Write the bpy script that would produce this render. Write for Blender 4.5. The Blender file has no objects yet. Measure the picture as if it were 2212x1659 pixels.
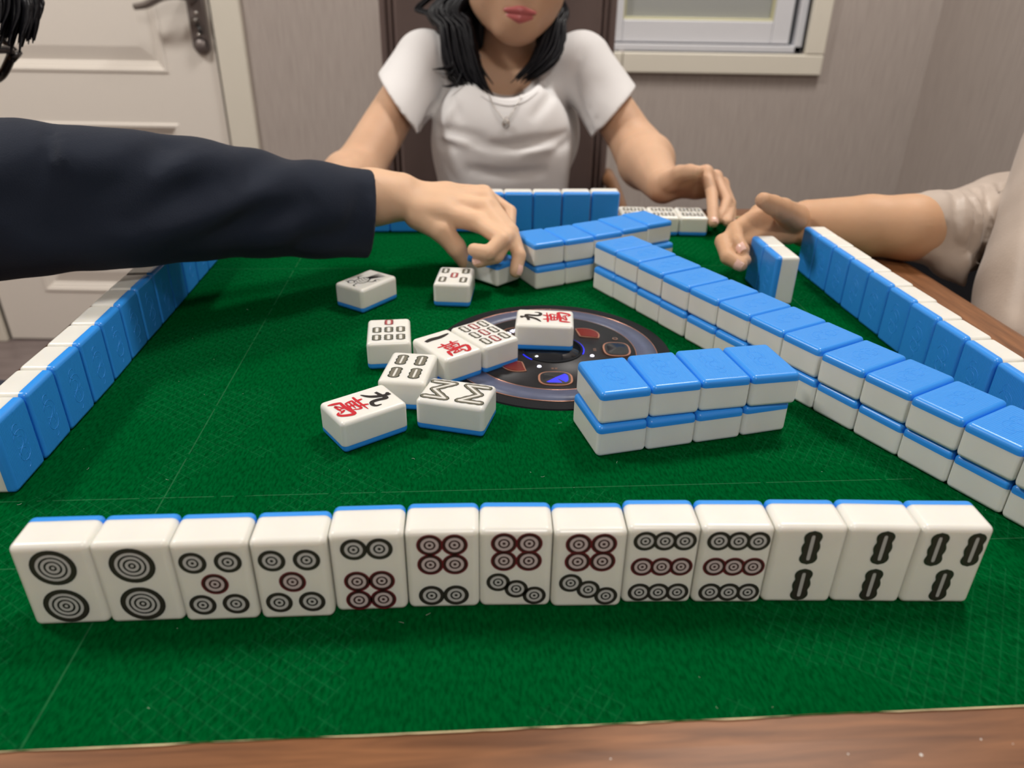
import bpy, bmesh, math, random
import numpy as np
from mathutils import Vector, Matrix, Quaternion
from mathutils.bvhtree import BVHTree

C = bpy.context.scene.collection
SC = bpy.context.scene
TZ = 0.75            # height of the felt above the floor; every position below is measured from the felt
R = math.radians
rnd = random.Random(7)

# ------------------------------------------------------------------ camera
cam_d = bpy.data.cameras.new('camera'); cam = bpy.data.objects.new('camera', cam_d); C.objects.link(cam)
_p, _r = R(28.1706), R(0.9203)
_f = Vector((0, math.cos(_p), -math.sin(_p))); _u = Vector((0, math.sin(_p), math.cos(_p))); _x = Vector((1, 0, 0))
_xr = math.cos(_r)*_x + math.sin(_r)*_u; _ur = -math.sin(_r)*_x + math.cos(_r)*_u
_m = Matrix((_xr, _ur, -_f)).transposed().to_4x4(); _m.translation = (0, 0, 0.24848 + TZ)
cam.matrix_world = _m
cam_d.sensor_fit = 'HORIZONTAL'; cam_d.sensor_width = 36.0; cam_d.lens = 36.0*1622.52/2212.0
cam_d.clip_start = 0.02
cam_d.dof.use_dof = True; cam_d.dof.focus_distance = 0.44; cam_d.dof.aperture_fstop = 8.5
SC.camera = cam

# ------------------------------------------------------------------ view, world, lamps
SC.view_settings.view_transform = 'Standard'; SC.view_settings.look = 'None'
SC.view_settings.gamma = 1.0; SC.view_settings.use_curve_mapping = False
SC.view_settings.exposure = 0.38
w = bpy.data.worlds.new('world'); SC.world = w; w.use_nodes = True
w.node_tree.nodes['Background'].inputs[0].default_value = (0.35, 0.42, 0.55, 1)
w.node_tree.nodes['Background'].inputs[1].default_value = 0.15
SC.cycles.max_bounces = 8; SC.cycles.diffuse_bounces = 4; SC.cycles.glossy_bounces = 3
SC.cycles.caustics_reflective = False; SC.cycles.caustics_refractive = False
SC.cycles.sample_clamp_indirect = 4.0

LAMPS = [((0.66, 1.30), 0.24, 19.0, (1.0, 0.962, 0.91)),     # place on the ceiling, radius, watts, colour
         ((-1.55, 0.85), 0.20, 27.0, (1.0, 0.962, 0.91)),  # added fill from the left, brightens the door and upright faces
         ((0.25, -1.15), 0.20, 15.5, (1.0, 0.962, 0.91))]  # added fill from behind the camera, lifts faces turned this way
CEIL = 1.95

# ------------------------------------------------------------------ materials
def nodes_of(name):
    m = bpy.data.materials.new(name); m.use_nodes = True
    nt = m.node_tree; return m, nt, nt.nodes['Principled BSDF']
def lk(nt, a, b): nt.links.new(a, b)
def mat(name, col, rough=0.5, spec=0.5, metal=0.0, sss=0.0, sssr=(1, .5, .3), sssc=0.004, coat=0.0, noise=None, bump=None, emit=None, sheen=0.0):
    """plain principled material; noise=(scale, amount, stretch) varies the colour, bump=(scale, strength, stretch) the relief"""
    m, nt, b = nodes_of(name)
    b.inputs['Base Color'].default_value = (*col, 1); b.inputs['Roughness'].default_value = rough
    b.inputs['Specular IOR Level'].default_value = spec; b.inputs['Metallic'].default_value = metal
    if sss:
        b.inputs['Subsurface Weight'].default_value = sss; b.inputs['Subsurface Radius'].default_value = sssr
        b.inputs['Subsurface Scale'].default_value = sssc
    if coat: b.inputs['Coat Weight'].default_value = coat; b.inputs['Coat Roughness'].default_value = 0.08
    if sheen: b.inputs['Sheen Weight'].default_value = sheen; b.inputs['Sheen Roughness'].default_value = .5
    if emit: b.inputs['Emission Color'].default_value = (*emit[0], 1); b.inputs['Emission Strength'].default_value = emit[1]
    tc = nt.nodes.new('ShaderNodeTexCoord')
    if noise:
        mp = nt.nodes.new('ShaderNodeMapping'); mp.inputs['Scale'].default_value = noise[2]
        n = nt.nodes.new('ShaderNodeTexNoise'); n.inputs['Scale'].default_value = noise[0]; n.inputs['Detail'].default_value = 4
        r = nt.nodes.new('ShaderNodeValToRGB')
        a = noise[1]
        r.color_ramp.elements[0].position = .3; r.color_ramp.elements[1].position = .7
        r.color_ramp.elements[0].color = (*[c*(1-a) for c in col], 1); r.color_ramp.elements[1].color = (*[min(1, c*(1+a)) for c in col], 1)
        lk(nt, tc.outputs['Object'], mp.inputs[0]); lk(nt, mp.outputs[0], n.inputs['Vector']); lk(nt, n.outputs['Fac'], r.inputs[0]); lk(nt, r.outputs[0], b.inputs['Base Color'])
    if bump:
        mp = nt.nodes.new('ShaderNodeMapping'); mp.inputs['Scale'].default_value = bump[2]
        n = nt.nodes.new('ShaderNodeTexNoise'); n.inputs['Scale'].default_value = bump[0]; n.inputs['Detail'].default_value = 3
        bp = nt.nodes.new('ShaderNodeBump'); bp.inputs['Strength'].default_value = bump[1]; bp.inputs['Distance'].default_value = 0.001
        lk(nt, tc.outputs['Object'], mp.inputs[0]); lk(nt, mp.outputs[0], n.inputs['Vector']); lk(nt, n.outputs['Fac'], bp.inputs['Height']); lk(nt, bp.outputs[0], b.inputs['Normal'])
    return m

U1 = (1, 1, 1)
M = {}
M['tile_white'] = mat('tile_white', (.79, .785, .735), .26, .5, sss=.5, sssr=(1, .85, .6), sssc=.004, noise=(60, .02, U1))
M['grey_ring'] = mat('grey_ring', (.50, .50, .50), .45)
M['pink_ring'] = mat('pink_ring', (.54, .46, .47), .45)
M['ink_black'] = mat('ink_black', (.018, .016, .016), .35)
M['ink_rim'] = mat('ink_rim', (.035, .028, .024), .35)
M['ink_red_rim'] = mat('ink_red_rim', (.16, .008, .02), .35)
M['ink_red_dark'] = mat('ink_red_dark', (.045, .014, .016), .35)
M['ink_red'] = mat('ink_red', (.52, .018, .03), .35)
M['ink_red_fill'] = mat('ink_red_fill', (.42, .10, .10), .4)
M['ink_green'] = mat('ink_green', (.022, .032, .02), .35)
M['ink_green_lit'] = mat('ink_green_lit', (.17, .162, .125), .35)  # dark green ink with the ceiling's reflection painted in, for face up bamboos
M['slot_white'] = mat('slot_white', (.68, .68, .64), .4)
M['slot_grey'] = mat('slot_grey', (.44, .44, .44), .4)
M['skin'] = mat('skin', (.56, .335, .20), .55, .3, sss=.25, sssr=(1, .36, .2), sssc=.006, noise=(25, .06, U1), bump=(260, .08, U1))
M['skin_fair'] = mat('skin_fair', (.70, .455, .295), .55, .3, sss=.25, sssr=(1, .36, .2), sssc=.006, noise=(25, .06, U1), bump=(260, .08, U1))
M['skin_light'] = mat('skin_light', (.60, .375, .245), .55, .3, sss=.25, sssr=(1, .36, .2), sssc=.006, noise=(25, .05, U1), bump=(260, .08, U1))
M['nail'] = mat('nail', (.78, .50, .42), .25)
M['lips'] = mat('lips', (.50, .13, .13), .35, .5, sss=.2, sssc=.003)
M['hair'] = mat('hair', (.0035, .0035, .006), .42, .22, bump=(90, .35, (6, 6, .4)))
M['eye'] = mat('eye', (.75, .73, .70), .15)
M['iris'] = mat('iris', (.03, .018, .012), .1)
M['navy'] = mat('navy', (.0105, .0155, .0290), .85, .22, bump=(900, .25, U1), sheen=.06)
M['white_jersey'] = mat('white_jersey', (.72, .71, .71), .8, .25, bump=(700, .12, U1))
M['beige_linen'] = mat('beige_linen', (.45, .37, .31), .5, .45, noise=(40, .03, U1), bump=(500, .2, U1), sheen=.2)
M['black_cloth'] = mat('black_cloth', (.008, .008, .011), .8)
M['black_matte'] = mat('black_matte', (.004, .004, .005), .95, .05)
M['denim'] = mat('denim', (.05, .06, .10), .85)
M['silver'] = mat('silver', (.72, .70, .66), .22, metal=1)
M['black_plastic'] = mat('black_plastic', (.012, .012, .013), .25)
M['nickel'] = mat('nickel', (.30, .28, .265), .3, metal=1)
M['brass_dark'] = mat('brass_dark', (.20, .17, .16), .4, metal=.5)
M['door_white'] = mat('door_white', (.76, .71, .645), .38, .4, bump=(300, .03, U1))
M['casing_cream'] = mat('casing_cream', (.72, .68, .585), .4, .4)
M['window_white'] = mat('window_white', (.66, .665, .70), .35, .45)
M['seal_yellow'] = mat('seal_yellow', (.66, .64, .42), .5)
M['gap_dark'] = mat('gap_dark', (.02, .025, .03), .5)
M['ceiling'] = mat('ceiling', (.80, .79, .77), .8)
M['chair_cloth'] = mat('chair_cloth', (.150, .108, .098), .75, .25, noise=(18, .10, (1, 1, .3)), bump=(220, .35, (1, 1, .25)))
M['chair_wood'] = mat('chair_wood', (.22, .105, .05), .4)
M['leg_dark'] = mat('leg_dark', (.05, .035, .028), .4)
M['shoe'] = mat('shoe', (.6, .6, .6), .6)
M['baseboard'] = mat('baseboard', (.60, .56, .48), .4)
M['outside'] = mat('outside', (.30, .31, .30), .9)
M['lampwhite'] = mat('lampwhite', (.8, .8, .78), .5)
M['lampglow'] = mat('lampglow', (.9, .9, .88), .5, emit=((1, .95, .88), 6.0))
M['con_black'] = mat('con_black', (.010, .011, .013), .6, .12, bump=(1800, .25, U1))
M['con_plate'] = mat('con_plate', (.020, .019, .021), .42, .25, noise=(60, .3, U1))
M['con_blue'] = mat('con_blue', (.085, .10, .165), .38, noise=(90, .10, U1))
M['copper'] = mat('copper', (.72, .36, .25), .3, metal=.85)
M['con_glass'] = mat('con_glass', (.012, .014, .018), .08, .6)
M['red_glass'] = mat('red_glass', (.16, .012, .008), .2)
M['purple_glass'] = mat('purple_glass', (.06, .035, .10), .15)
M['led_red'] = mat('led_red', (.6, .02, .03), .4, emit=((1, .05, .08), 3.0))
M['led_blue'] = mat('led_blue', (.02, .02, .5), .3, emit=((.02, .03, 1.0), .6))
M['led_white'] = mat('led_white', (.8, .8, .85), .4, emit=((.75, .75, 1.0), 1.6))
M['lens'] = mat('lens', (.95, .97, .93), .02, .5); _b = M['lens'].node_tree.nodes['Principled BSDF']; _b.inputs['Transmission Weight'].default_value = 1; _b.inputs['IOR'].default_value = 1.03
M['rail_edge'] = mat('rail_edge', (.62, .50, .30), .6, noise=(80, .25, U1))
M['table_body'] = mat('table_body', (.06, .035, .022), .45)
M['lint'] = mat('lint', (.55, .62, .50), .9)
M['copper_text'] = mat('copper_text', (.30, .17, .12), .5)

def blue_material():
    m, nt, b = nodes_of('tile_blue')
    b.inputs['Base Color'].default_value = (.033, .290, .84, 1); b.inputs['Roughness'].default_value = .3
    tc = nt.nodes.new('ShaderNodeTexCoord'); sx = nt.nodes.new('ShaderNodeSeparateXYZ')
    lk(nt, tc.outputs['Object'], sx.inputs[0])
    k = nt.nodes.new('ShaderNodeMath'); k.operation = 'MULTIPLY'; k.inputs[1].default_value = 2*math.pi/.00115; lk(nt, sx.outputs['X'], k.inputs[0])
    s = nt.nodes.new('ShaderNodeMath'); s.operation = 'SINE'; lk(nt, k.outputs[0], s.inputs[0])
    # ridges only on the flat of the back, not on the rim
    ax = nt.nodes.new('ShaderNodeMath'); ax.operation = 'ABSOLUTE'; lk(nt, sx.outputs['X'], ax.inputs[0])
    lt = nt.nodes.new('ShaderNodeMath'); lt.operation = 'LESS_THAN'; lt.inputs[1].default_value = .0133; lk(nt, ax.outputs[0], lt.inputs[0])
    gy = nt.nodes.new('ShaderNodeMath'); gy.operation = 'GREATER_THAN'; gy.inputs[1].default_value = .0106; lk(nt, sx.outputs['Y'], gy.inputs[0])
    p1 = nt.nodes.new('ShaderNodeMath'); p1.operation = 'MULTIPLY'; lk(nt, s.outputs[0], p1.inputs[0]); lk(nt, lt.outputs[0], p1.inputs[1])
    p2 = nt.nodes.new('ShaderNodeMath'); p2.operation = 'MULTIPLY'; lk(nt, p1.outputs[0], p2.inputs[0]); lk(nt, gy.outputs[0], p2.inputs[1])
    bp = nt.nodes.new('ShaderNodeBump'); bp.inputs['Strength'].default_value = .4; bp.inputs['Distance'].default_value = .00012
    lk(nt, p2.outputs[0], bp.inputs['Height']); lk(nt, bp.outputs[0], b.inputs['Normal'])
    return m
M['tile_blue'] = blue_material()

def felt_material():
    m, nt, b = nodes_of('green_felt')
    b.inputs['Roughness'].default_value = .95; b.inputs['Specular IOR Level'].default_value = 0
    pass
    tc = nt.nodes.new('ShaderNodeTexCoord'); N = nt.nodes
    def math_(op, a, bb=None):
        n = N.new('ShaderNodeMath'); n.operation = op
        for i, v in enumerate((a, bb)):
            if v is None: continue
            if isinstance(v, (int, float)): n.inputs[i].default_value = v
            else: lk(nt, v, n.inputs[i])
        return n.outputs[0]
    def mix(fac, a, bb):
        n = N.new('ShaderNodeMix'); n.data_type = 'RGBA'
        lk(nt, fac, n.inputs[0])
        for i, v in ((6, a), (7, bb)):
            if isinstance(v, tuple): n.inputs[i].default_value = v
            else: lk(nt, v, n.inputs[i])
        return n.outputs[2]
    big = N.new('ShaderNodeTexNoise'); big.inputs['Scale'].default_value = 9; big.inputs['Detail'].default_value = 3; lk(nt, tc.outputs['Object'], big.inputs['Vector'])
    mp = N.new('ShaderNodeMapping'); mp.inputs['Rotation'].default_value = (0, 0, .5); mp.inputs['Scale'].default_value = (1, .35, 1); lk(nt, tc.outputs['Object'], mp.inputs[0])
    fine = N.new('ShaderNodeTexNoise'); fine.inputs['Scale'].default_value = 650; fine.inputs['Detail'].default_value = 4; lk(nt, mp.outputs[0], fine.inputs['Vector'])
    c1 = mix(big.outputs['Fac'], (.0, .068, .0138, 1), (.0, .097, .021, 1))
    c2 = mix(fine.outputs['Fac'], (.0, .026, .008, 1), c1)
    fr = N.new('ShaderNodeValToRGB'); fr.color_ramp.elements[0].position = .25; fr.color_ramp.elements[1].position = .62
    lk(nt, fine.outputs['Fac'], fr.inputs[0]); 
    c2 = mix(fr.outputs[0], (.0, .036, .007, 1), c1)
    # faint wear where the cloth was folded and rubbed in a small grid
    sx = N.new('ShaderNodeSeparateXYZ'); lk(nt, tc.outputs['Object'], sx.inputs[0])
    def line(sock, at, wd):
        d = math_('ABSOLUTE', math_('SUBTRACT', sock, at)); return math_('LESS_THAN', d, wd)
    brk = N.new('ShaderNodeTexNoise'); brk.inputs['Scale'].default_value = 60; lk(nt, tc.outputs['Object'], brk.inputs['Vector'])
    on = math_('GREATER_THAN', brk.outputs['Fac'], .40)
    cre = None
    for sock, at in ((sx.outputs['X'], -.230), (sx.outputs['X'], .230), (sx.outputs['Y'], -.1776), (sx.outputs['Y'], .19), (sx.outputs['Y'], -.231)):
        l = line(sock, at, .00045); cre = l if cre is None else math_('MAXIMUM', cre, l)
    c3 = mix(math_('MULTIPLY', math_('MULTIPLY', cre, on), .14), c2, (.10, .30, .16, 1))
    vx = N.new('ShaderNodeMapping'); vx.inputs['Rotation'].default_value = (0, 0, .62); lk(nt, tc.outputs['Object'], vx.inputs[0])
    s2 = N.new('ShaderNodeSeparateXYZ'); lk(nt, vx.outputs[0], s2.inputs[0])
    gx = math_('GREATER_THAN', math_('SINE', math_('MULTIPLY', s2.outputs['X'], 2*math.pi/.0062)), .93)
    gy = math_('GREATER_THAN', math_('SINE', math_('MULTIPLY', s2.outputs['Y'], 2*math.pi/.0062)), .93)
    g = math_('MAXIMUM', gx, gy); on2 = math_('GREATER_THAN', big.outputs['Fac'], .5)
    c4 = mix(math_('MULTIPLY', math_('MULTIPLY', math_('MULTIPLY', g, on2), fine.outputs['Fac']), .16), c3, (.04, .22, .10, 1))
    lk(nt, c4, b.inputs['Base Color'])
    bp = N.new('ShaderNodeBump'); bp.inputs['Strength'].default_value = .5; bp.inputs['Distance'].default_value = .0006
    lk(nt, fine.outputs['Fac'], bp.inputs['Height']); lk(nt, bp.outputs[0], b.inputs['Normal'])
    return m
M['felt'] = felt_material()

def wood_material(name, c0, c1, rough, scale):
    m, nt, b = nodes_of(name); N = nt.nodes
    tc = N.new('ShaderNodeTexCoord'); mp = N.new('ShaderNodeMapping'); mp.inputs['Scale'].default_value = scale
    lk(nt, tc.outputs['Object'], mp.inputs[0])
    n = N.new('ShaderNodeTexNoise'); n.inputs['Scale'].default_value = 14; n.inputs['Detail'].default_value = 6; n.inputs['Distortion'].default_value = .5
    lk(nt, mp.outputs[0], n.inputs['Vector'])
    r = N.new('ShaderNodeValToRGB'); r.color_ramp.elements[0].position = .3; r.color_ramp.elements[1].position = .72
    r.color_ramp.elements[0].color = (*c0, 1); r.color_ramp.elements[1].color = (*c1, 1)
    lk(nt, n.outputs['Fac'], r.inputs[0])
    n2 = N.new('ShaderNodeTexNoise'); n2.inputs['Scale'].default_value = 5; n2.inputs['Detail'].default_value = 2; lk(nt, tc.outputs['Object'], n2.inputs['Vector'])
    mx = N.new('ShaderNodeMix'); mx.data_type = 'RGBA'; mx.blend_type = 'MULTIPLY'; mx.inputs[0].default_value = .5
    r2 = N.new('ShaderNodeValToRGB'); r2.color_ramp.elements[0].color = (.62, .58, .58, 1); r2.color_ramp.elements[1].color = (1, 1, 1, 1); r2.color_ramp.elements[0].position = .35; r2.color_ramp.elements[1].position = .65
    lk(nt, n2.outputs['Fac'], r2.inputs[0]); lk(nt, r.outputs[0], mx.inputs[6]); lk(nt, r2.outputs[0], mx.inputs[7]); lk(nt, mx.outputs[2], b.inputs['Base Color'])
    b.inputs['Roughness'].default_value = rough; b.inputs['Specular IOR Level'].default_value = .32
    bp = N.new('ShaderNodeBump'); bp.inputs['Strength'].default_value = .08; bp.inputs['Distance'].default_value = .0005
    lk(nt, n.outputs['Fac'], bp.inputs['Height']); lk(nt, bp.outputs[0], b.inputs['Normal'])
    return m
M['wood'] = wood_material('rail_wood', (.135, .053, .019), (.295, .126, .050), .42, (1.2, 14, 1.2))
M['floor'] = wood_material('floor_boards', (.17, .135, .13), (.26, .215, .205), .4, (1, 8, 1))

def wall_material():
    m, nt, b = nodes_of('wallpaper'); N = nt.nodes
    b.inputs['Roughness'].default_value = .75; b.inputs['Specular IOR Level'].default_value = .25
    tc = N.new('ShaderNodeTexCoord'); mp = N.new('ShaderNodeMapping'); mp.inputs['Scale'].default_value = (1, 1, .05); lk(nt, tc.outputs['Object'], mp.inputs[0])
    n = N.new('ShaderNodeTexNoise'); n.inputs['Scale'].default_value = 240; n.inputs['Detail'].default_value = 3; lk(nt, mp.outputs[0], n.inputs['Vector'])
    r = N.new('ShaderNodeValToRGB'); r.color_ramp.elements[0].position = .3; r.color_ramp.elements[1].position = .7
    r.color_ramp.elements[0].color = (.385, .335, .305, 1); r.color_ramp.elements[1].color = (.455, .40, .368, 1)
    lk(nt, n.outputs['Fac'], r.inputs[0]); lk(nt, r.outputs[0], b.inputs['Base Color'])
    bp = N.new('ShaderNodeBump'); bp.inputs['Strength'].default_value = .25; bp.inputs['Distance'].default_value = .0008
    lk(nt, n.outputs['Fac'], bp.inputs['Height']); lk(nt, bp.outputs[0], b.inputs['Normal'])
    return m
M['wall'] = wall_material()
def glass_material():
    m, nt, b = nodes_of('frosted_glass')
    b.inputs['Base Color'].default_value = (.50, .515, .50, 1); b.inputs['Roughness'].default_value = .35
    b.inputs['Transmission Weight'].default_value = .35; b.inputs['IOR'].default_value = 1.3
    return m
M['frosted'] = glass_material()

# ------------------------------------------------------------------ object helpers
def link(o, parent=None):
    C.objects.link(o)
    if parent is not None: o.parent = parent
    return o
def thing(name, label, cat, loc=(0, 0, 0), group=None):
    o = bpy.data.objects.new(name, None); C.objects.link(o); o.location = loc; o.empty_display_size = .02
    o['label'] = label; o['category'] = cat
    if group: o['group'] = group
    return o
def mesh(name, v, f, mats, idx=None, smooth=True):
    me = bpy.data.meshes.new(name); me.from_pydata([tuple(map(float, q)) for q in v], [], [tuple(map(int, q)) for q in f])
    for m_ in (mats if isinstance(mats, (list, tuple)) else [mats]): me.materials.append(m_)
    if idx is not None: me.polygons.foreach_set('material_index', np.asarray(idx, dtype=np.int32))
    me.polygons.foreach_set('use_smooth', [smooth]*len(me.polygons)); me.update()
    return me
def fast_mesh(name, V, Q, m):
    me = bpy.data.meshes.new(name); n = len(Q)
    me.vertices.add(len(V)); me.vertices.foreach_set('co', np.asarray(V, dtype=np.float32).ravel())
    me.loops.add(n*4); me.loops.foreach_set('vertex_index', np.asarray(Q, dtype=np.int32).ravel())
    me.polygons.add(n); me.polygons.foreach_set('loop_start', np.arange(0, n*4, 4, dtype=np.int32))
    me.update(calc_edges=True); me.polygons.foreach_set('use_smooth', np.ones(n, dtype=bool)); me.materials.append(m); me.validate()
    return me
def ob(name, me, parent=None, loc=None):
    o = bpy.data.objects.new(name, me); link(o, parent)
    if loc is not None: o.location = loc
    return o
def bm_mesh(name, bm, m, smooth=False):
    me = bpy.data.meshes.new(name); bm.normal_update(); bm.to_mesh(me); bm.free()
    for q in (m if isinstance(m, (list, tuple)) else [m]): me.materials.append(q)
    me.polygons.foreach_set('use_smooth', [smooth]*len(me.polygons)); return me
def bbox(bm, lo, hi, bev=0, seg=2):
    """a box (bevelled on its own) added to a bmesh"""
    t = bmesh.new(); bmesh.ops.create_cube(t, size=1)
    for v_ in t.verts: v_.co = Vector([(lo[i]+hi[i])/2 + v_.co[i]*(hi[i]-lo[i]) for i in range(3)])
    if bev: bmesh.ops.bevel(t, geom=t.edges[:], offset=bev, segments=seg, profile=.5, affect='EDGES')
    me = bpy.data.meshes.new('t'); t.to_mesh(me); t.free(); bm.from_mesh(me); bpy.data.meshes.remove(me)
def box(name, lo, hi, m, parent=None, bev=0, seg=2, sub=(0, 0, 0)):
    bm = bmesh.new(); bbox(bm, [lo[i]-sub[i] for i in range(3)], [hi[i]-sub[i] for i in range(3)], bev, seg)
    o = ob(name, bm_mesh(name, bm, m, smooth=bev > 0), parent)
    if bev: wn(o)
    return o
def wn(o):
    md = o.modifiers.new('n', 'WEIGHTED_NORMAL'); md.weight = 100; return o
def struct(o): o['kind'] = 'structure'; return o
def catmull(P, n):
    P = [Vector(p) for p in P]; P = [P[0]*2-P[1]] + P + [P[-1]*2-P[-2]]; out = []
    for i in range(1, len(P)-2):
        for k in range(n):
            t = k/n; a, b, c, d = P[i-1:i+3]
            out.append(.5*((2*b)+(-a+c)*t+(2*a-5*b+4*c-d)*t*t+(-a+3*b-3*c+d)*t**3))
    out.append(P[-2]); return out
def tube(V, F, pts, rad, seg=8, flat=1.0, up=None):
    """tapered tube along pts appended to vertex and face lists"""
    b0 = len(V); n = len(pts); prev = None
    for i, p in enumerate(pts):
        t = (pts[min(i+1, n-1)] - pts[max(i-1, 0)]).normalized()
        if prev is None: a = t.orthogonal().normalized() if up is None else (Vector(up) - t*t.dot(Vector(up))).normalized()
        else: a = (prev - t*prev.dot(t)).normalized()
        prev = a; bb = t.cross(a); r = rad(i/(n-1)) if callable(rad) else rad
        for k in range(seg):
            th = 2*math.pi*k/seg; V.append(p + a*(r*math.cos(th)) + bb*(r*flat*math.sin(th)))
    for i in range(n-1):
        for k in range(seg):
            k2 = (k+1) % seg; F.append((b0+i*seg+k, b0+i*seg+k2, b0+(i+1)*seg+k2, b0+(i+1)*seg+k))
    F.append(tuple(b0+k for k in reversed(range(seg)))); F.append(tuple(b0+(n-1)*seg+k for k in range(seg)))
def lathe(name, prof, m, parent=None, seg=48, loc=None, z0=0):
    """(r, z) profile turned round z"""
    V, F = [], []
    for r_, z_ in prof:
        for k in range(seg): V.append((r_*math.cos(2*math.pi*k/seg), r_*math.sin(2*math.pi*k/seg), z_+z0))
    for i in range(len(prof)-1):
        for k in range(seg):
            k2 = (k+1) % seg; F.append((i*seg+k, i*seg+k2, (i+1)*seg+k2, (i+1)*seg+k))
    return ob(name, mesh(name, V, F, m), parent, loc)
def prism(name, poly, z0, z1, m, parent=None, loc=None):
    """flat polygon (x, y) given thickness"""
    n = len(poly); V = [(x, y, z0) for x, y in poly] + [(x, y, z1) for x, y in poly]
    F = [tuple(range(n, 2*n)), tuple(reversed(range(n)))] + [(i, (i+1) % n, n+(i+1) % n, n+i) for i in range(n)]
    return ob(name, mesh(name, V, F, m, smooth=False), parent, loc)

# ------------------------------------------------------------------ the room
X0, X1, Y0, Y1, Z0, Z1 = -2.3, 1.055, -1.6, 2.10, -TZ, CEIL
struct(box('floor', (X0-.1, Y0-.1, Z0-.1), (X1+.1, Y1+.3, Z0), M['floor']))
struct(box('ceiling', (X0-.1, Y0-.1, Z1), (X1+.1, Y1+.3, Z1+.1), M['ceiling']))
struct(box('wall_left', (X0-.1, Y0-.1, Z0), (X0, Y1+.2, Z1), M['wall']))
struct(box('wall_right', (X1, Y0-.1, Z0), (X1+.1, Y1+.2, Z1), M['wall']))
struct(box('wall_front', (X0, Y0-.1, Z0), (X1, Y0, Z1), M['wall']))
DX0, DX1, DZ1 = -1.553, -.768, 1.30          # door opening
WX0, WX1, WZ0, WZ1 = .19, .732, .095, 1.22     # window opening
bm = bmesh.new()
for lo, hi in (((X0, Z0), (DX0, Z1)), ((DX0, DZ1), (DX1, Z1)), ((DX1, Z0), (WX0, Z1)), ((WX0, Z0), (WX1, WZ0)), ((WX0, WZ1), (WX1, Z1)), ((WX1, Z0), (X1, Z1))):
    bbox(bm, (lo[0], Y1, lo[1]), (hi[0], Y1+.12, hi[1]))
struct(ob('wall_back', bm_mesh('wall_back', bm, M['wall'])))
for nm, lo, hi in (('baseboard_back', (DX1+.075, Y1-.012, Z0), (X1, Y1, Z0+.09)), ('baseboard_right', (X1-.012, Y0, Z0), (X1, Y1-.012, Z0+.09)), ('baseboard_left', (X0, Y0, Z0), (X0+.012, Y1, Z0+.09))):
    struct(box(nm, lo, hi, M['baseboard'], bev=.003))

def nested(name, rects, m, parent=None):
    """rectangles (x0, z0, x1, z1, y) joined one inside the next, the last one filled: mouldings and panels"""
    V, F = [], []
    for x0, z0, x1, z1, y in rects: V += [(x0, y, z0), (x1, y, z0), (x1, y, z1), (x0, y, z1)]
    for i in range(len(rects)-1):
        for k in range(4):
            k2 = (k+1) % 4; F.append((i*4+k, i*4+k2, (i+1)*4+k2, (i+1)*4+k))
    b = (len(rects)-1)*4; F.append((b, b+1, b+2, b+3))
    return ob(name, mesh(name, V, F, m, smooth=False), parent)
# door: stiles and rails with two recessed, raised-field panels
door = bpy.data.objects.new('door_1', None); link(door); door['kind'] = 'structure'
LX0, LX1 = -1.546, -.777
for x0, x1 in ((LX0, -1.40), (-.905, LX1)): box('stile', (x0, Y1+.002, Z0+.006), (x1, Y1+.042, DZ1-.006), M['door_white'], door)
for z0, z1 in ((Z0+.006, -.588), (-.100, .024), (1.17, DZ1-.006)): box('rail', (-1.40, Y1+.002, z0), (-.905, Y1+.042, z1), M['door_white'], door)
def panel(x0, z0, x1, z1):
    y = Y1+.002; prof = ((0, 0), (.004, -.0035), (.010, -.0035), (.014, .0015), (.017, .0015), (.021, .006), (.024, .006), (.028, .010), (.030, .0105), (.062, .003), (.064, .0025))
    nested('panel', [(x0+d, z0+d, x1-d, z1-d, y+h_) for d, h_ in prof], M['door_white'], door)
panel(-1.40, .024, -.905, 1.17); panel(-1.40, -.588, -.905, -.100)
hd = ob('handle', None, door) if False else None
bm = bmesh.new(); bbox(bm, (-.829, Y1-.009, .086), (-.785, Y1+.002, .315), .004, 2)
hp = ob('handle', bm_mesh('handle', bm, M['brass_dark'], True), door); wn(hp)
# rounded foot of the plate, lever, thumb turn, screws
V, F = [], []; pl = [Vector((-.807, Y1-.008, .098)), Vector((-.807, Y1-.008, .075))]
lathe_o = None
def disc(name, c, r, d, m, parent, seg=24):
    V = []; F = []
    for yy, rr in ((0, r), (-d*.7, r), (-d, r*.86)):
        for k in range(seg): V.append((c[0]+rr*math.cos(2*math.pi*k/seg), c[1]+yy, c[2]+rr*math.sin(2*math.pi*k/seg)))
    for i in range(2):
        for k in range(seg): F.append((i*seg+k, i*seg+(k+1) % seg, (i+1)*seg+(k+1) % seg, (i+1)*seg+k))
    F.append(tuple(2*seg+k for k in range(seg)))
    return ob(name, mesh(name, V, F, m), parent)
disc('plate_end', (-.807, Y1, .094), .0218, .009, M['brass_dark'], hp)
disc('plate_cap', (-.807, Y1-.006, .094), .015, .012, M['brass_dark'], hp)
disc('thumb_turn', (-.812, Y1-.008, .150), .009, .010, M['nickel'], hp)
disc('screw', (-.808, Y1-.008, .118), .004, .003, M['silver'], hp)
disc('screw', (-.806, Y1-.008, .168), .004, .003, M['silver'], hp)
disc('rose', (-.812, Y1-.008, .206), .016, .018, M['nickel'], hp)
V, F = [], []; tube(V, F, catmull([(-.812, Y1-.01, .206), (-.812, Y1-.05, .207), (-.830, Y1-.058, .210), (-.865, Y1-.058, .204), (-.905, Y1-.055, .187), (-.938, Y1-.052, .181)], 6), lambda t: .0095 - .002*t + .002*math.sin(t*3.1), 10)
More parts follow.
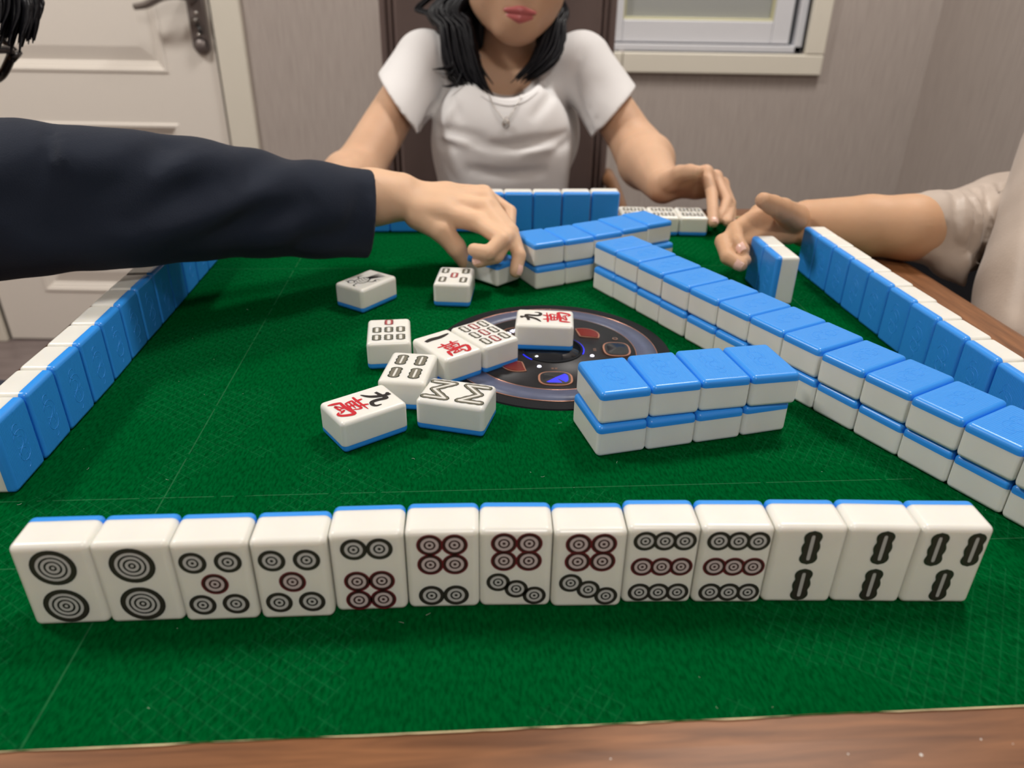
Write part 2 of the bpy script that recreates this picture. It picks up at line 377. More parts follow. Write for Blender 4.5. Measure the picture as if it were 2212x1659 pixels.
V2, F2 = [], []; tube(V2, F2, catmull([(-.807, Y1-.010, .14), (-.799, Y1-.022, .134), (-.797, Y1-.022, .120)], 4), .0045, 8); ob('turn_lever', mesh('turn_lever', V2, F2, M['black_plastic']), hp)
ob('lever', mesh('lever', V, F, M['nickel']), hp)
struct(box('trim_1', (DX1, Y1-.014, Z0), (DX1+.073, Y1+.05, DZ1+.07), M['casing_cream'], bev=.004))
struct(box('trim_2', (DX0-.073, Y1-.014, Z0), (DX0, Y1+.05, DZ1+.07), M['casing_cream'], bev=.004))
struct(box('trim_3', (DX0, Y1-.014, DZ1), (DX1, Y1+.05, DZ1+.07), M['casing_cream'], bev=.004))
struct(box('door_gap_shade', (DX1-.010, Y1+.012, Z0), (DX1+.002, Y1+.022, DZ1), M['gap_dark']))  # dark strip painting the shade in the gap beside the door leaf
struct(box('trim_5', (X0, Y1+.14, Z0), (DX1+.1, Y1+.15, Z1), M['outside']))
# window
win = bpy.data.objects.new('window_1', None); link(win); win['kind'] = 'structure'
CW = .049
for nm, lo, hi in (('casing', (WX0-CW, Y1-.016, WZ0-CW), (.268, Y1+.03, WZ0)), ('casing', (.2695, Y1-.016, WZ0-CW), (WX1+CW, Y1+.03, WZ0)),
                   ('casing', (WX0-CW, Y1-.016, WZ0), (WX0, Y1+.03, WZ1)), ('casing', (WX1, Y1-.016, WZ0), (WX1+CW, Y1+.03, WZ1)), ('casing', (WX0-CW, Y1-.016, WZ1), (WX1+CW, Y1+.03, WZ1+CW))):
    box(nm, lo, hi, M['casing_cream'], win, bev=.004)
for lo, hi in (((WX0, Y1+.02, WZ0), (WX0+.02, Y1+.11, WZ1)), ((WX1-.020, Y1+.02, WZ0), (WX1, Y1+.11, WZ1)), ((WX0, Y1+.02, WZ0), (WX1, Y1+.11, WZ0+.018)), ((WX0, Y1+.02, WZ1-.02), (WX1, Y1+.11, WZ1))):
    box('frame', lo, hi, M['window_white'], win, bev=.002)
SXa, SXb, SZa, SZb = .222, .700, .116, 1.19
box('gap_strip', (SXb, Y1+.05, WZ0+.018), (WX1-.02, Y1+.06, WZ1-.02), M['gap_dark'], win)
sash = ob('sash', bm_mesh('sash', (lambda b: (bbox(b, (SXa, Y1+.03, SZa), (.269, Y1+.075, SZb), .003), bbox(b, (.653, Y1+.03, SZa), (SXb, Y1+.075, SZb), .003), bbox(b, (.269, Y1+.03, SZa), (.653, Y1+.075, .168), .003), bbox(b, (.269, Y1+.03, 1.14), (.653, Y1+.075, SZb), .003), b)[-1])(bmesh.new()), M['window_white'], True), win); wn(sash)
bm = bmesh.new(); s_ = .006
bbox(bm, (.269, Y1+.036, .168), (.653, Y1+.05, .168+s_), .001); bbox(bm, (.269, Y1+.036, 1.14-s_), (.653, Y1+.05, 1.14), .001); bbox(bm, (.269, Y1+.036, .168+s_), (.269+s_, Y1+.05, 1.14-s_), .001); bbox(bm, (.653-s_, Y1+.036, .168+s_), (.653, Y1+.05, 1.14-s_), .001)
ob('seal', bm_mesh('seal', bm, M['seal_yellow'], True), sash)
box('pane', (.27, Y1+.05, .169), (.652, Y1+.056, 1.139), M['frosted'], sash)
struct(box('trim_6', (WX0-.1, Y1+.17, WZ0-.1), (X1, Y1+.18, WZ1+.1), M['outside']))

# ceiling lamp and two added fills: round flush fittings, a disc lamp in each
for i, ((lx, ly), lr, watts, col) in enumerate(LAMPS):
    t = thing('ceiling_or_fill_lamp', ('large round flush ceiling lamp above the far right of the room', 'small round fill lamp added above the left side of the room', 'small round fill lamp added above the near side of the room')[i], 'lamp', (lx, ly, Z1))
    lathe('housing', [(0, 0), (lr+.02, 0), (lr+.02, -.03), (lr, -.035)], M['lampwhite'], t)
    lathe('diffuser', [(lr, -.034), (lr*.8, -.046), (lr*.4, -.052), (0.001, -.053)], M['lampglow'], t)
    ld = bpy.data.lights.new('lamp_light', 'AREA'); ld.shape = 'DISK'; ld.size = lr*1.9; ld.energy = watts; ld.color = col
    lo = bpy.data.objects.new('lamp_light', ld); link(lo, t); lo.location = (0, 0, -.056)

# ------------------------------------------------------------------ the table
table = thing('mahjong_table', 'wooden mahjong table with a green felt top', 'table', (.03, .5205, -TZ)); table.rotation_euler.z = R(4)
FH, RH = .335, .378
box('felt', (-FH, -FH, -.004), (FH, FH, 0), M['felt'], table).location = (0, 0, TZ)
rail_prof = [(FH, -.055), (FH, .0075), (FH+.0012, .0088), (FH+.012, .0092), (RH-.010, .0090), (RH-.003, .0068), (RH, .001), (RH, -.05), (RH-.004, -.055)]
def rail(k):
    V, F = [], []; n = len(rail_prof)
    for sgn in (-1, 1):
        for d, z in rail_prof: V.append((sgn*d, -d, z))
    for i in range(n): F.append((i, (i+1) % n, n+(i+1) % n, n+i))
    F.append(tuple(range(n))); F.append(tuple(reversed(range(n, 2*n))))
    o = ob('wood_rail', mesh('wood_rail', V, F, M['wood'], smooth=False), table); o.location = (0, 0, TZ); o.rotation_euler.z = k*math.pi/2
    # pale bare edge where the varnish has chipped along the cloth
    V, F = [], []; q = random.Random(k+3); N = 150; wv = .0012
    for i in range(N+1):
        x = -FH + 2*FH*i/N; wv = min(.0012, max(.0003, wv + q.uniform(-.0004, .0004)))
        V += [(x, -FH+.0003, .0075), (x, -FH-.0006, .0087), (x, -FH-.0006-wv, .0094)]
    for i in range(N): F += [(3*i, 3*i+3, 3*i+4, 3*i+1), (3*i+1, 3*i+4, 3*i+5, 3*i+2)]
    e = ob('edge_strip', mesh('edge_strip', V, F, M['rail_edge'], smooth=False), o); e['label'] = 'pale chipped edge of the wood'
    return o
for k in range(4): rail(k)
bm = bmesh.new(); bbox(bm, (-.36, -.36, -.13), (.36, .36, -.055), .006); o = ob('apron', bm_mesh('apron', bm, M['table_body'], True), table); o.location = (0, 0, TZ); wn(o)
bm = bmesh.new(); bbox(bm, (-.11, -.11, .06), (.11, .11, TZ-.13), .01); wn(ob('pedestal', bm_mesh('pedestal', bm, M['table_body'], True), table))
bm = bmesh.new(); bbox(bm, (-.17, -.17, 0), (.17, .17, .06), .015); wn(ob('base', bm_mesh('base', bm, M['table_body'], True), table))
# small pale raised specks scattered on the near rail
V, F = [], []; q = random.Random(5)
for i in range(26):
    cx_ = q.uniform(-.02, .22); cy_ = -q.uniform(FH+.014, RH-.008); r_ = q.uniform(.0004, .0011); b0 = len(V)
    for k in range(6): V.append((cx_+r_*math.cos(k*1.047), cy_+r_*math.sin(k*1.047), .0090))
    V.append((cx_, cy_, .0090+r_*.8))
    F += [(b0+k, b0+(k+1) % 6, b0+6) for k in range(6)]
sp = ob('pale_specks', mesh('pale_specks', V, F, M['slot_white']), table); sp.location = (0, 0, TZ); sp['kind'] = 'stuff'
# lint on the cloth
V, F = [], []
for i in range(80):
    cx_, cy_ = q.uniform(-.32, .32), q.uniform(-.33, .1); a = q.uniform(0, 6.3); L_ = q.choice((.0005, .0006, .0008, .001, .0025)); n_ = 3; b0 = len(V); cu = q.uniform(-.8, .8)
    p = Vector((cx_, cy_, .0003)); pts = []
    for k in range(n_+1): pts.append(p.copy()); p = p + Vector((math.cos(a+cu*k), math.sin(a+cu*k), 0))*L_/n_
    tube(V, F, pts, .00008, 3)
ln = ob('lint', mesh('lint', V, F, M['lint']), table); ln.location = (0, 0, TZ); ln['kind'] = 'stuff'

# round control console let into the middle of the cloth
con = ob('console', bm_mesh('console', (lambda b: (bmesh.ops.create_cone(b, cap_ends=True, segments=96, radius1=.0905, radius2=.0900, depth=.0012), b)[-1])(bmesh.new()), M['con_black'], False), table)
con.location = (.0, -.0025, TZ+.0004); con.rotation_euler.z = R(-3.5)
con['label'] = 'round black control console with coloured buttons'
zc = .0007
def ring(name, r0, r1, z0, z1, m, seg=96): return lathe(name, [(r1, 0), (r1, z1-z0), (r0, z1-z0), (r0, 0)], m, con, seg, z0=z0)
ring('blue_band', .0640, .0795, zc, zc+.0003, M['con_blue']); ring('copper_ring', .0795, .0800, zc, zc+.0004, M['copper']); ring('copper_ring', .0634, .0640, zc, zc+.0004, M['copper'])
lathe('plate', [(.0634, 0), (.0634, .0005), (.0001, .0006)], M['con_plate'], con, 96, z0=zc)
z1c = zc+.0006
ring('dial_rim', .0215, .0236, z1c, z1c+.0009, M['con_black'])
lathe('dial_glass', [(.0215, 0), (.0215, .0006), (.0001, .0008)], M['con_glass'], con, 64, z0=z1c)
def arc_band(name, r0, r1, a0, a1, z, m):
    n = 24; P_ = [(r1*math.cos(a0+(a1-a0)*i/n), r1*math.sin(a0+(a1-a0)*i/n)) for i in range(n+1)] + [(r0*math.cos(a1-(a1-a0)*i/n), r0*math.sin(a1-(a1-a0)*i/n)) for i in range(n+1)]
    return prism(name, P_, z, z+.0003, m, con)
def superell(cx, cy, a, b, n=4.0, N=36, rot=0):
    o = []
    for k in range(N):
        t = 2*math.pi*k/N; x = a*math.copysign(abs(math.cos(t))**(2/n), math.cos(t)); y = b*math.copysign(abs(math.sin(t))**(2/n), math.sin(t))
        o.append((cx+x*math.cos(rot)-y*math.sin(rot), cy+x*math.sin(rot)+y*math.cos(rot)))
    return o
def fan(rc, ang, lo, hi, wid):      # leaf-like button pointing along the circle
    o = []; N = 14
    for k in range(N+1):
        t = -1+2*k/N; r_ = rc + (hi)*(1-abs(t)**2.2); a = ang + t*wid; o.append((r_*math.cos(a), r_*math.sin(a)))
    for k in range(1, N):
        t = 1-2*k/N; r_ = rc - (lo)*(1-abs(t)**1.3); a = ang + t*wid; o.append((r_*math.cos(a), r_*math.sin(a)))
    return o
def grow(poly, d):
    cx = sum(p[0] for p in poly)/len(poly); cy = sum(p[1] for p in poly)/len(poly); o = []
    for x, y in poly:
        l = math.hypot(x-cx, y-cy); o.append((cx+(x-cx)*(l+d)/l, cy+(y-cy)*(l+d)/l))
    return o
for a0_, a1_ in ((-.35, .9), (3.55, 4.0), (2.2, 2.9)): arc_band('glow_arc', .0237, .0247, a0_, a1_, z1c, M['led_blue'])
for k in range(4):
    a = -math.pi/2 + k*math.pi/2
    p = superell(.0492*math.cos(a), .0492*math.sin(a), .0108, .0090, 3.0, rot=a+math.pi/2)
    prism('button_rim', grow(p, .0015), z1c, z1c+.0009, M['copper'], con)
    # faceted button: four wedges, the lit one blue
    b_ = prism('button', p, z1c, z1c+.0013, M['con_glass'], con)
    V = [(x, y, z1c+.00135) for x, y in grow(p, -.0018)]; n = len(V); cx, cy = .0492*math.cos(a), .0492*math.sin(a); V.append((cx, cy, z1c+.0017))
    F = [(i, (i+1) % n, n) for i in range(n)]
    idx = [1 if (k == 0 and ((i/n) < .12 or (i/n) > .86 or .62 < (i/n) < .80)) else 0 for i in range(n)]
    f_ = ob('facet', mesh('facet', V, F, [M['con_glass'], M['led_blue']], idx, smooth=False), con)
    al = a - R(20); lathe('indicator_light', [(.0016, 0), (.0014, .0006), (.0001, .0009)], M['led_white'], con, 16, (.0315*math.cos(al), .0315*math.sin(al), z1c))
    # the two small characters printed above each button, too small to read
    for q_ in range(2):
        for s_ in range(3):
            bx, by = (.0325*math.cos(a)+(q_-.5)*.0026*math.sin(-a+0)*1.0, .0325*math.sin(a)+(q_-.5)*.0026*math.cos(a)*-1.0)
            rx, ry = math.cos(a), math.sin(a)
            bx += rx*(s_-1)*.0008; by += ry*(s_-1)*.0008
            prism('printed_sign', superell(bx, by, .0010, .00018, 6, 8, a+math.pi/2), z1c+.0001, z1c+.00016, M['copper_text'], con)
    ai = a + R(22); ring_p = superell(.0545*math.cos(ai), .0545*math.sin(ai), .0021, .0021, 2, 24)
    prism('ring_mark', ring_p, z1c, z1c+.0003, M['copper_text'], con); prism('ring_mark_centre', grow(ring_p, -.0006), z1c+.0003, z1c+.00036, M['con_plate'], con)
    ad = a + math.pi/4; p = fan(.0425, ad, .0085, .0062, .265)
    prism('display_rim', grow(p, .0012), z1c, z1c+.0007, M['copper'], con)
    disp = prism('display', p, z1c, z1c+.001, M['purple_glass'] if k == 0 else (M['con_glass'] if k == 2 else M['red_glass']), con)
    if k in (0, 2):         # lit digit bars
        for s_, (dx, dy, w_, h_) in enumerate(((-.004, .0, .0005, .0022), (-.0015, .002, .0013, .0004), (-.0015, -.002, .0013, .0004), (.001, 0, .0005, .0022), (.0042, .0, .0005, .0022), (-.0015, 0, .0013, .0004))):
            r_ = .0425+dy; a_ = ad+dx/.0425
            prism('digit_bar', superell(r_*math.cos(a_), r_*math.sin(a_), w_, h_, 6, 12, ad-math.pi/2), z1c+.001, z1c+.0011, M['led_red'] if k == 0 else M['led_white'], con)

# ------------------------------------------------------------------ tiles
W, T, H = .0316, .0214, .0440
BL = .0050                      # thickness of the blue back
def tile_meshes():
    def half(keep_blue):
        bm = bmesh.new(); bmesh.ops.create_cube(bm, size=1)
        for v in bm.verts: v.co = Vector((v.co.x*W, v.co.y*T, v.co.z*H))
        bmesh.ops.bevel(bm, geom=bm.edges[:], offset=.0030, segments=5, profile=.5, affect='EDGES')
        yb = T/2-BL
        r = bmesh.ops.bisect_plane(bm, geom=bm.verts[:]+bm.edges[:]+bm.faces[:], plane_co=(0, yb, 0), plane_no=(0, 1, 0), clear_inner=keep_blue, clear_outer=not keep_blue)
        ed = [e for e in r['geom_cut'] if isinstance(e, bmesh.types.BMEdge)]
        bmesh.ops.contextual_create(bm, geom=ed); bmesh.ops.split_edges(bm, edges=[e for e in ed if e.is_valid])
        return bm
    a = bm_mesh('tile_body', half(False), M['tile_white'], True); b = bm_mesh('tile_back', half(True), M['tile_blue'], True)
    return a, b
BODY, BACK = tile_meshes()
def emblem_mesh():
    V, F = [], []; y = T/2-.00004
    def arc(cx, cz, r, a0, a1): tube(V, F, [Vector((cx+r*math.cos(a0+(a1-a0)*i/10), y, cz+r*math.sin(a0+(a1-a0)*i/10))) for i in range(11)], .00018, 5)
    arc(0, .003, .0058, .3, 4.2); arc(.001, .002, .0036, 1.5, 5.6); arc(-.001, -.005, .0052, 2.6, 6.6); arc(.0, -.005, .003, 0, 4.0); arc(.001, .010, .003, -1.5, 2.4); arc(0, -.0125, .0026, 1, 4.6)
    return mesh('back_relief', V, F, M['tile_blue'])
EMB = emblem_mesh()
YF = -T/2
def plate(V, F, I, poly, h, mi):
    """flat inlay on the face, poly in (x, z) with z from the tile's centre"""
    b = len(V); V += [(x, YF-h, z) for x, z in poly]; F.append(tuple(range(b, b+len(poly)))); I.append(mi)
def ringpip(name, radii, cols, mats):
    V, F, I = [], [], []; N = 28; hs = .00006
    rr = list(radii)+[0]
    for i in range(len(radii)):
        r1, r0 = rr[i], rr[i+1]; b = len(V); h = .00008 + (.00010 if cols[i] in (1,) else 0)
        for r_ in (r1, max(r0, .00001)):
            for k in range(N): V.append((r_*math.cos(2*math.pi*k/N), YF-h, r_*math.sin(2*math.pi*k/N)))
        for k in range(N):
            k2 = (k+1) % N; F.append((b+k, b+k2, b+N+k2, b+N+k)); I.append(cols[i])
    return mesh(name, V, F, mats, I, smooth=False)
BK = [M['ink_black'], M['grey_ring'], M['ink_rim']]; RD = [M['ink_red_dark'], M['pink_ring'], M['ink_red_rim']]
def circ(r, red):
    return ringpip('circle_pip', [r, r*.90, r*.68, r*.45, r*.30, r*.13], [2 if red else 0, 0 if red else 2, 1, 0, 1, 0], RD if red else BK)
CIRC = {('b', r): circ(r*.001, False) for r in (5.7, 5.2)}; CIRC.update({('r', r): circ(r*.001, True) for r in (5.7, 5.2)})
CIRC[('b', 9.3)] = ringpip('circle_pip', [.0093, .0087, .0070, .0058, .0049, .0037, .0028, .0016, .0007], [0, 2, 1, 0, 1, 0, 1, 0, 1], BK)
def bamboo_mesh(L, w, red=False, slot=.26, grey=False):
    def outline(L, w, bulge=.2):
        up, dn = [], []; N = 26
        for i in range(N+1):
            t = -1+2*i/N; hw = w*((1-bulge)+bulge*abs(math.cos(1.5*math.pi*t)))*math.sqrt(max(0, 1-abs(t)**7))
            up.append((hw, t*L)); dn.append((-hw, t*L))
        return up + dn[::-1][1:-1]
    V, F, I = [], [], []
    plate(V, F, I, outline(L, w), .00008, 0); plate(V, F, I, outline(L-.0008, w-.0008), .00012, 1)
    s = superell(0, 0, max(.0004, w*slot), L*.74, 6, 20); plate(V, F, I, s, .00016, 2)
    mats = [M['ink_red_rim'] if red else M['ink_green'], M['ink_red_fill'] if red else (M['ink_rim'] if grey else M['ink_green_lit']), M['slot_grey'] if grey else M['slot_white']]  # standing tiles keep the dark fill, face up ones the painted reflection
    return mesh('bamboo_pip', V, F, mats, I, smooth=False)
BAM = {'big': bamboo_mesh(.0094, .0041, grey=True, slot=.2), 'four': bamboo_mesh(.0078, .0041, slot=.17), 'five': bamboo_mesh(.0066, .0035, slot=.3), 'fiver': bamboo_mesh(.0066, .0035, True, .3),
       'small': bamboo_mesh(.0051, .0035, slot=.3), 'smallr': bamboo_mesh(.0051, .0035, True, .35), 'nine': bamboo_mesh(.0056, .0032, slot=.40), 'niner': bamboo_mesh(.0056, .0032, True, .40)}
def brush(strokes, size, ox, oz, mats, name):
    """written sign: strokes [(points, width)] in a unit box, thick in the middle and sharp at the ends"""
    V, F, I = [], [], []
    for pts, wd in strokes:
        P = catmull([((x-.5)*size[0]+ox, 0, (y-.5)*size[1]+oz) for x, y in pts], 5); n = len(P); b = len(V)
        for i, p in enumerate(P):
            t = (P[min(i+1, n-1)]-P[max(i-1, 0)]).normalized(); nn = Vector((-t.z, 0, t.x)); u = i/(n-1)
            r_ = wd*1.22*(.28+.72*math.sin(math.pi*min(1, .12+.88*u))**.7)*.5*size[0]
            V += [tuple(Vector((p.x, YF-.0001-.000001*len(I), p.z))+nn*r_), tuple(Vector((p.x, YF-.0001-.000001*len(I), p.z))-nn*r_)]
        for i in range(n-1): F.append((b+2*i, b+2*i+1, b+2*i+3, b+2*i+2))
        I += [0]*(n-1)
    return mesh(name, V, F, mats, [0]*len(F), smooth=False)
WAN = [([(.0, .86), (.3, .86), (1.0, .92)], .085), ([(.28, 1.06), (.34, .77)], .09), ([(.72, 1.08), (.63, .78)], .09), ([(.20, .75), (.27, .44)], .085), ([(.20, .73), (.5, .73), (.83, .76), (.74, .45)], .085),
       ([(.25, .60), (.75, .61)], .06), ([(.25, .47), (.75, .48)], .07), ([(.5, .78), (.5, .08)], .08), ([(.13, .38), (.05, -.06)], .12), ([(.11, .35), (.5, .36), (1.0, .43), (.93, .08), (.78, -.03), (.66, .05)], .12), ([(.46, .28), (.25, .11), (.48, .12), (.68, .16)], .07), ([(.62, .27), (.77, .06)], .08)]
JIU = [([(.52, 1.04), (.46, .62), (.28, .25), (-.02, .0)], .15), ([(.10, .60), (.40, .66), (.70, .74), (.66, .40), (.68, .12), (.86, .04), (1.0, .12), (1.02, .34)], .15), ([(.36, 1.0), (.52, .86)], .12)]
YI = [([(.0, .42), (.25, .52), (.6, .50), (1.0, .66)], .17)]
NWAN = brush(WAN, (.0185, .0185), 0, -.0090, [M['ink_red']], 'written_sign'); NJIU = brush(JIU, (.0170, .0155), 0, .0105, [M['ink_black']], 'written_numeral'); NYI = brush(YI, (.0215, .012), 0, .0115, [M['ink_black']], 'written_numeral')
def zigzag(pts):
    V, F, I = [], [], []
    def ribbon(wd, h, mi, sc):
        for k in range(len(pts)-1):
            a, b_ = Vector((pts[k][0], 0, pts[k][1])), Vector((pts[k+1][0], 0, pts[k+1][1])); t = (b_-a).normalized(); nn = Vector((-t.z, 0, t.x)); N = 18; L_ = (b_-a).length
            up, dn = [], []
            for i in range(N+1):
                s_ = i/N; ww = wd*(1-sc+sc*abs(math.cos(2.5*math.pi*s_))); p = a.lerp(b_, s_); up.append((p+nn*ww)); dn.append((p-nn*ww))
            e0 = [a+(nn*math.cos(q_)-t*math.sin(q_))*wd for q_ in (math.pi*.75, math.pi*.5, math.pi*.25)]; e1 = [b_+(nn*math.cos(q_)+t*math.sin(q_))*wd for q_ in (math.pi*.25, math.pi*.5, math.pi*.75)]
            poly = up + e1 + dn[::-1] + e0
            plate(V, F, I, [(p.x, p.z) for p in poly], h+.000006*k, mi)
    ribbon(.0029, .00008, 0, .17); ribbon(.0022, .00013, 1, .17); ribbon(.0008, .00019, 2, 0)
    return mesh('bamboo_pip', V, F, [M['ink_green'], M['ink_green_lit'], M['slot_white']], I, smooth=False)
ZW = zigzag([(-.0098, .0178), (-.0098, .0045), (.0, .0150), (.0098, .0045), (.0098, .0178)]); ZM = zigzag([(-.0098, -.0178), (-.0098, -.0045), (.0, -.0150), (.0098, -.0045), (.0098, -.0178)])
def bird_mesh():
    V, F, I = [], [], []
    def st(pts, wd, h=.0001, mi=0):
        P = catmull([(x*.001, 0, z*.001) for x, z in pts], 5); n = len(P); b = len(V)
        for i, p in enumerate(P):
            t = (P[min(i+1, n-1)]-P[max(i-1, 0)]).normalized(); nn = Vector((-t.z, 0, t.x)); r_ = wd*.0005*(.35+.65*math.sin(math.pi*min(1, .1+.9*i/(n-1))))
            V.extend([(p.x+nn.x*r_, YF-h, p.z+nn.z*r_), (p.x-nn.x*r_, YF-h, p.z-nn.z*r_)])
        for i in range(n-1): F.append((b+2*i, b+2*i+1, b+2*i+3, b+2*i+2)); I.append(mi)
    body = [(0, -12), (4.5, -9), (5, -3), (2, 3), (-2, 4), (-5, -1), (-5, -7), (-3, -11)]
    plate(V, F, I, [(x*.001, z*.001) for x, z in body], .00008, 1)
    st(body+[body[0]], 1.1)
    for q_ in range(5): st([(-2+q_*1.1, 2), (-1+q_*1.6, 9), (0+q_*2.3, 17.5-q_*.6)], 1.3)
    for z_ in (-8, -5, -2, 1): st([(-4, z_), (0, z_-1.6), (4, z_)], .8)
    st([(-3, -10), (-7, -9), (-8.5, -12.5), (-5, -15), (-2, -12)], 1.2); st([(-8, -12.5), (-11, -13.5)], 1.1); st([(5, -4), (9, -1), (8, 4), (11, 6)], 1.3); st([(-5, -3), (-9, 0), (-8, 5)], 1.2); st([(1, -12), (2, -17), (5, -18)], 1.1); st([(8, 2), (11, 1)], 1.2)
    return mesh('sparrow_figure', V, F, [M['ink_black'], M['slot_white']], I, smooth=False)
BIRD = bird_mesh()
def face_parts(kind):
    """[(mesh, x, z from the centre)] for the print of one face"""
    m = .001; hz = lambda z: (z-22)*m
    if kind == 'c2': return [(CIRC[('b', 9.3)], 0, hz(32.5)), (CIRC[('b', 9.3)], 0, hz(11.5))]
    if kind == 'c5': return [(CIRC[('b', 5.7)], x*m, hz(z)) for x, z in ((-7.2, 33.6), (7.2, 33.6), (-7, 10.3), (7, 10.3))] + [(CIRC[('r', 5.7)], 0, hz(21.8))]
    if kind in ('c6', 'c6u'):
        s = 1 if kind == 'c6' else -1; a = [(CIRC[('b', 5.7)], x*m, s*hz(35.8)) for x in (-5.4, 5.4)] + [(CIRC[('r', 5.7)], x*m, s*hz(z)) for x in (-5.3, 5.3) for z in (18, 7.3)]
        return a
    if kind == 'c7u': return [(CIRC[('r', 5.7)], x*m, hz(z)) for x in (-5.1, 5.7) for z in (37, 27.4)] + [(CIRC[('b', 5.2)], x*m, hz(z)) for x, z in ((-7.5, 15.2), (.5, 11.3), (8.6, 7.4))]
    if kind == 'c9': return [(CIRC[('r' if r_ == 1 else 'b', 5.2)], x*m, hz((36.7, 22.3, 7.4)[r_])) for r_ in range(3) for x in (-8.1, .4, 9.0)]
    if kind == 'b2': return [(BAM['big'], .7*m, hz(32.6)), (BAM['big'], .7*m, hz(11.4))]
    if kind == 'b3': return [(BAM['big'], x*m, hz(z)) for x, z in ((-7.3, 32), (8.9, 32), (.5, 11.5))]
    if kind == 'b4': return [(BAM['four'], x*m, z*m) for x in (-6.6, 6.6) for z in (-9.4, 9.4)]
    if kind == 'b5': return [(BAM['five'], x*m, z*m) for x in (-9, 9) for z in (-11, 11)] + [(BAM['fiver'], 0, 0)]
    if kind == 'b6': return [(BAM['five'], x*m, z*m) for x in (-8.4, 0, 8.4) for z in (-9.5, 9.5)]
    if kind == 'b7': return [(BAM['smallr'], 0, 14.5*m)] + [(BAM['small'], x*m, z*m) for x in (-8.6, 0, 8.6) for z in (1, -12.5)]
    if kind == 'b9': return [(BAM['niner' if x == 0 else 'nine'], x*m, z*m) for x in (-8.4, 0, 8.4) for z in (-13, 0, 13)]
    if kind == 'b8': return [(ZW, 0, 0), (ZM, 0, 0)]
    if kind == 'w9': return [(NWAN, 0, 0), (NJIU, 0, 0)]
    if kind == 'w1': return [(NWAN, 0, 0), (NYI, 0, 0)]
    if kind == 'bird': return [(BIRD, 0, 0)]
    return []
def tile(x, y, yaw, pose, label, group, face=None, z=0.0, emblem=True, pitch=0.0):
    t = thing('mahjong_tile', label, 'tile', (x, y, z), group); t.rotation_euler = (0, R(pitch), R(yaw))
    if pose == 'stand': L = Matrix.Translation((0, 0, H/2))
    elif pose == 'up': L = Matrix.Translation((0, 0, T/2)) @ Matrix.Rotation(-math.pi/2, 4, 'X')
    else: L = Matrix.Translation((0, 0, T/2)) @ Matrix.Rotation(math.pi/2, 4, 'X')
    for nm, me in (('white_body', BODY), ('blue_back', BACK)):
        o = ob(nm, me, t); o.matrix_local = L; wn(o)
    if emblem and face is None: o = ob('back_relief', EMB, t); o.matrix_local = L
    for me, px, pz in face_parts(face): o = ob(me.name.split('.')[0], me, t); o.matrix_local = L @ Matrix.Translation((px, 0, pz))
    return t
ORD = ['first', 'second', 'third', 'fourth', 'fifth', 'sixth', 'seventh', 'eighth', 'ninth', 'tenth', 'eleventh', 'twelfth', 'thirteenth', 'fourteenth']
S_ = 44/42
FR = [(-180.4, 235.4, 4.4), (-150.1, 237.4, 4.2), (-119.5, 238.8, 4.2), (-88.6, 240.8, 3.8), (-58.5, 245.8, 4.1), (-27.9, 248.1, 2.9), (2.4, 249.5, 1.6), (32.8, 249.8, 2.1), (63.4, 252.8, 1.7), (94.0, 253.5, 1.1), (124.7, 254.7, .7), (155.1, 255.3, -.3), (185.3, 255.6, .8)]
FK = ['c2', 'c2', 'c5', 'c5', 'c6', 'c6u', 'c7u', 'c7u', 'c9', 'c9', 'b2', 'b2', 'b3']
FL = ['tile with two big black circles at the left end of the front row', 'tile with two big black circles second from the left in the front row', 'five circle tile with red middle circle, third from left in the front row', 'five circle tile with red middle circle, fourth from left in the front row',
      'six circle tile with two black circles above four red in the front row', 'six circle tile with four red circles above two black in the front row', 'seven circle tile standing upside down, left one of two in the front row', 'seven circle tile standing upside down, right one of two in the front row',
      'nine circle tile with chipped lower edge, left one of two in the front row', 'nine circle tile, right one of two in the front row', 'two bamboo tile beside the nine circle tile in the front row', 'two bamboo tile beside the three bamboo tile in the front row', 'three bamboo tile at the right end of the front row']
for (x, y, a), k, l in zip(FR, FK, FL): tile(x*S_*.001, y*S_*.001, a, 'stand', l, 'standing tiles in the front row', k)
LR = [(-265.3, 327.8, 93.5), (-267.1, 358.8, 93.8), (-268.9, 389.8, 92.5), (-270.8, 420.8, 93.1), (-273.2, 451.6, 94.5), (-275.8, 482.4, 94.3), (-277.9, 512.9, 93.5), (-280, 543.5, 94), (-282.2, 574, 94), (-284.4, 604.6, 94), (-286.6, 635.1, 94), (-288.8, 665.7, 94)]
for i, (x, y, a) in enumerate(LR): tile(x*S_*.001, y*S_*.001, a+180, 'stand', f'blue backed standing tile, {ORD[i]} from the near end of the left row', 'standing tiles in the left row')
RR = [(278.5, 668.2, -85.8), (281.1, 639.2, -84.4), (283.5, 608, -84.5), (286, 577, -83.6), (288.6, 545.9, -83.3), (290.8, 514.1, -83.3), (292.5, 483.1, -82.5), (294.9, 451.9, -82.5), (297.6, 420.7, -83), (300.6, 389.3, -83.5), (303.8, 358, -84)]
for i, (x, y, a) in enumerate(RR): tile(x*S_*.001, y*S_*.001, a+180, 'stand', f'blue backed standing tile, {ORD[i]} from the far end of the right row', 'standing tiles in the right row')
FW = [(.1007, .8452, 2), (.0680, .8415, 3), (.0356, .8385, 3), (.0035, .8365, 3), (-.0285, .8345, 3), (-.0605, .8325, 3), (-.0920, .8305, 3), (-.1235, .8285, 3), (-.1550, .8265, 3)]
for i, (x, y, a) in enumerate(FW): tile(x, y, a+180, 'stand', f'blue backed standing tile, {ORD[i]} from the right end of the far row', 'standing tiles in the far row')
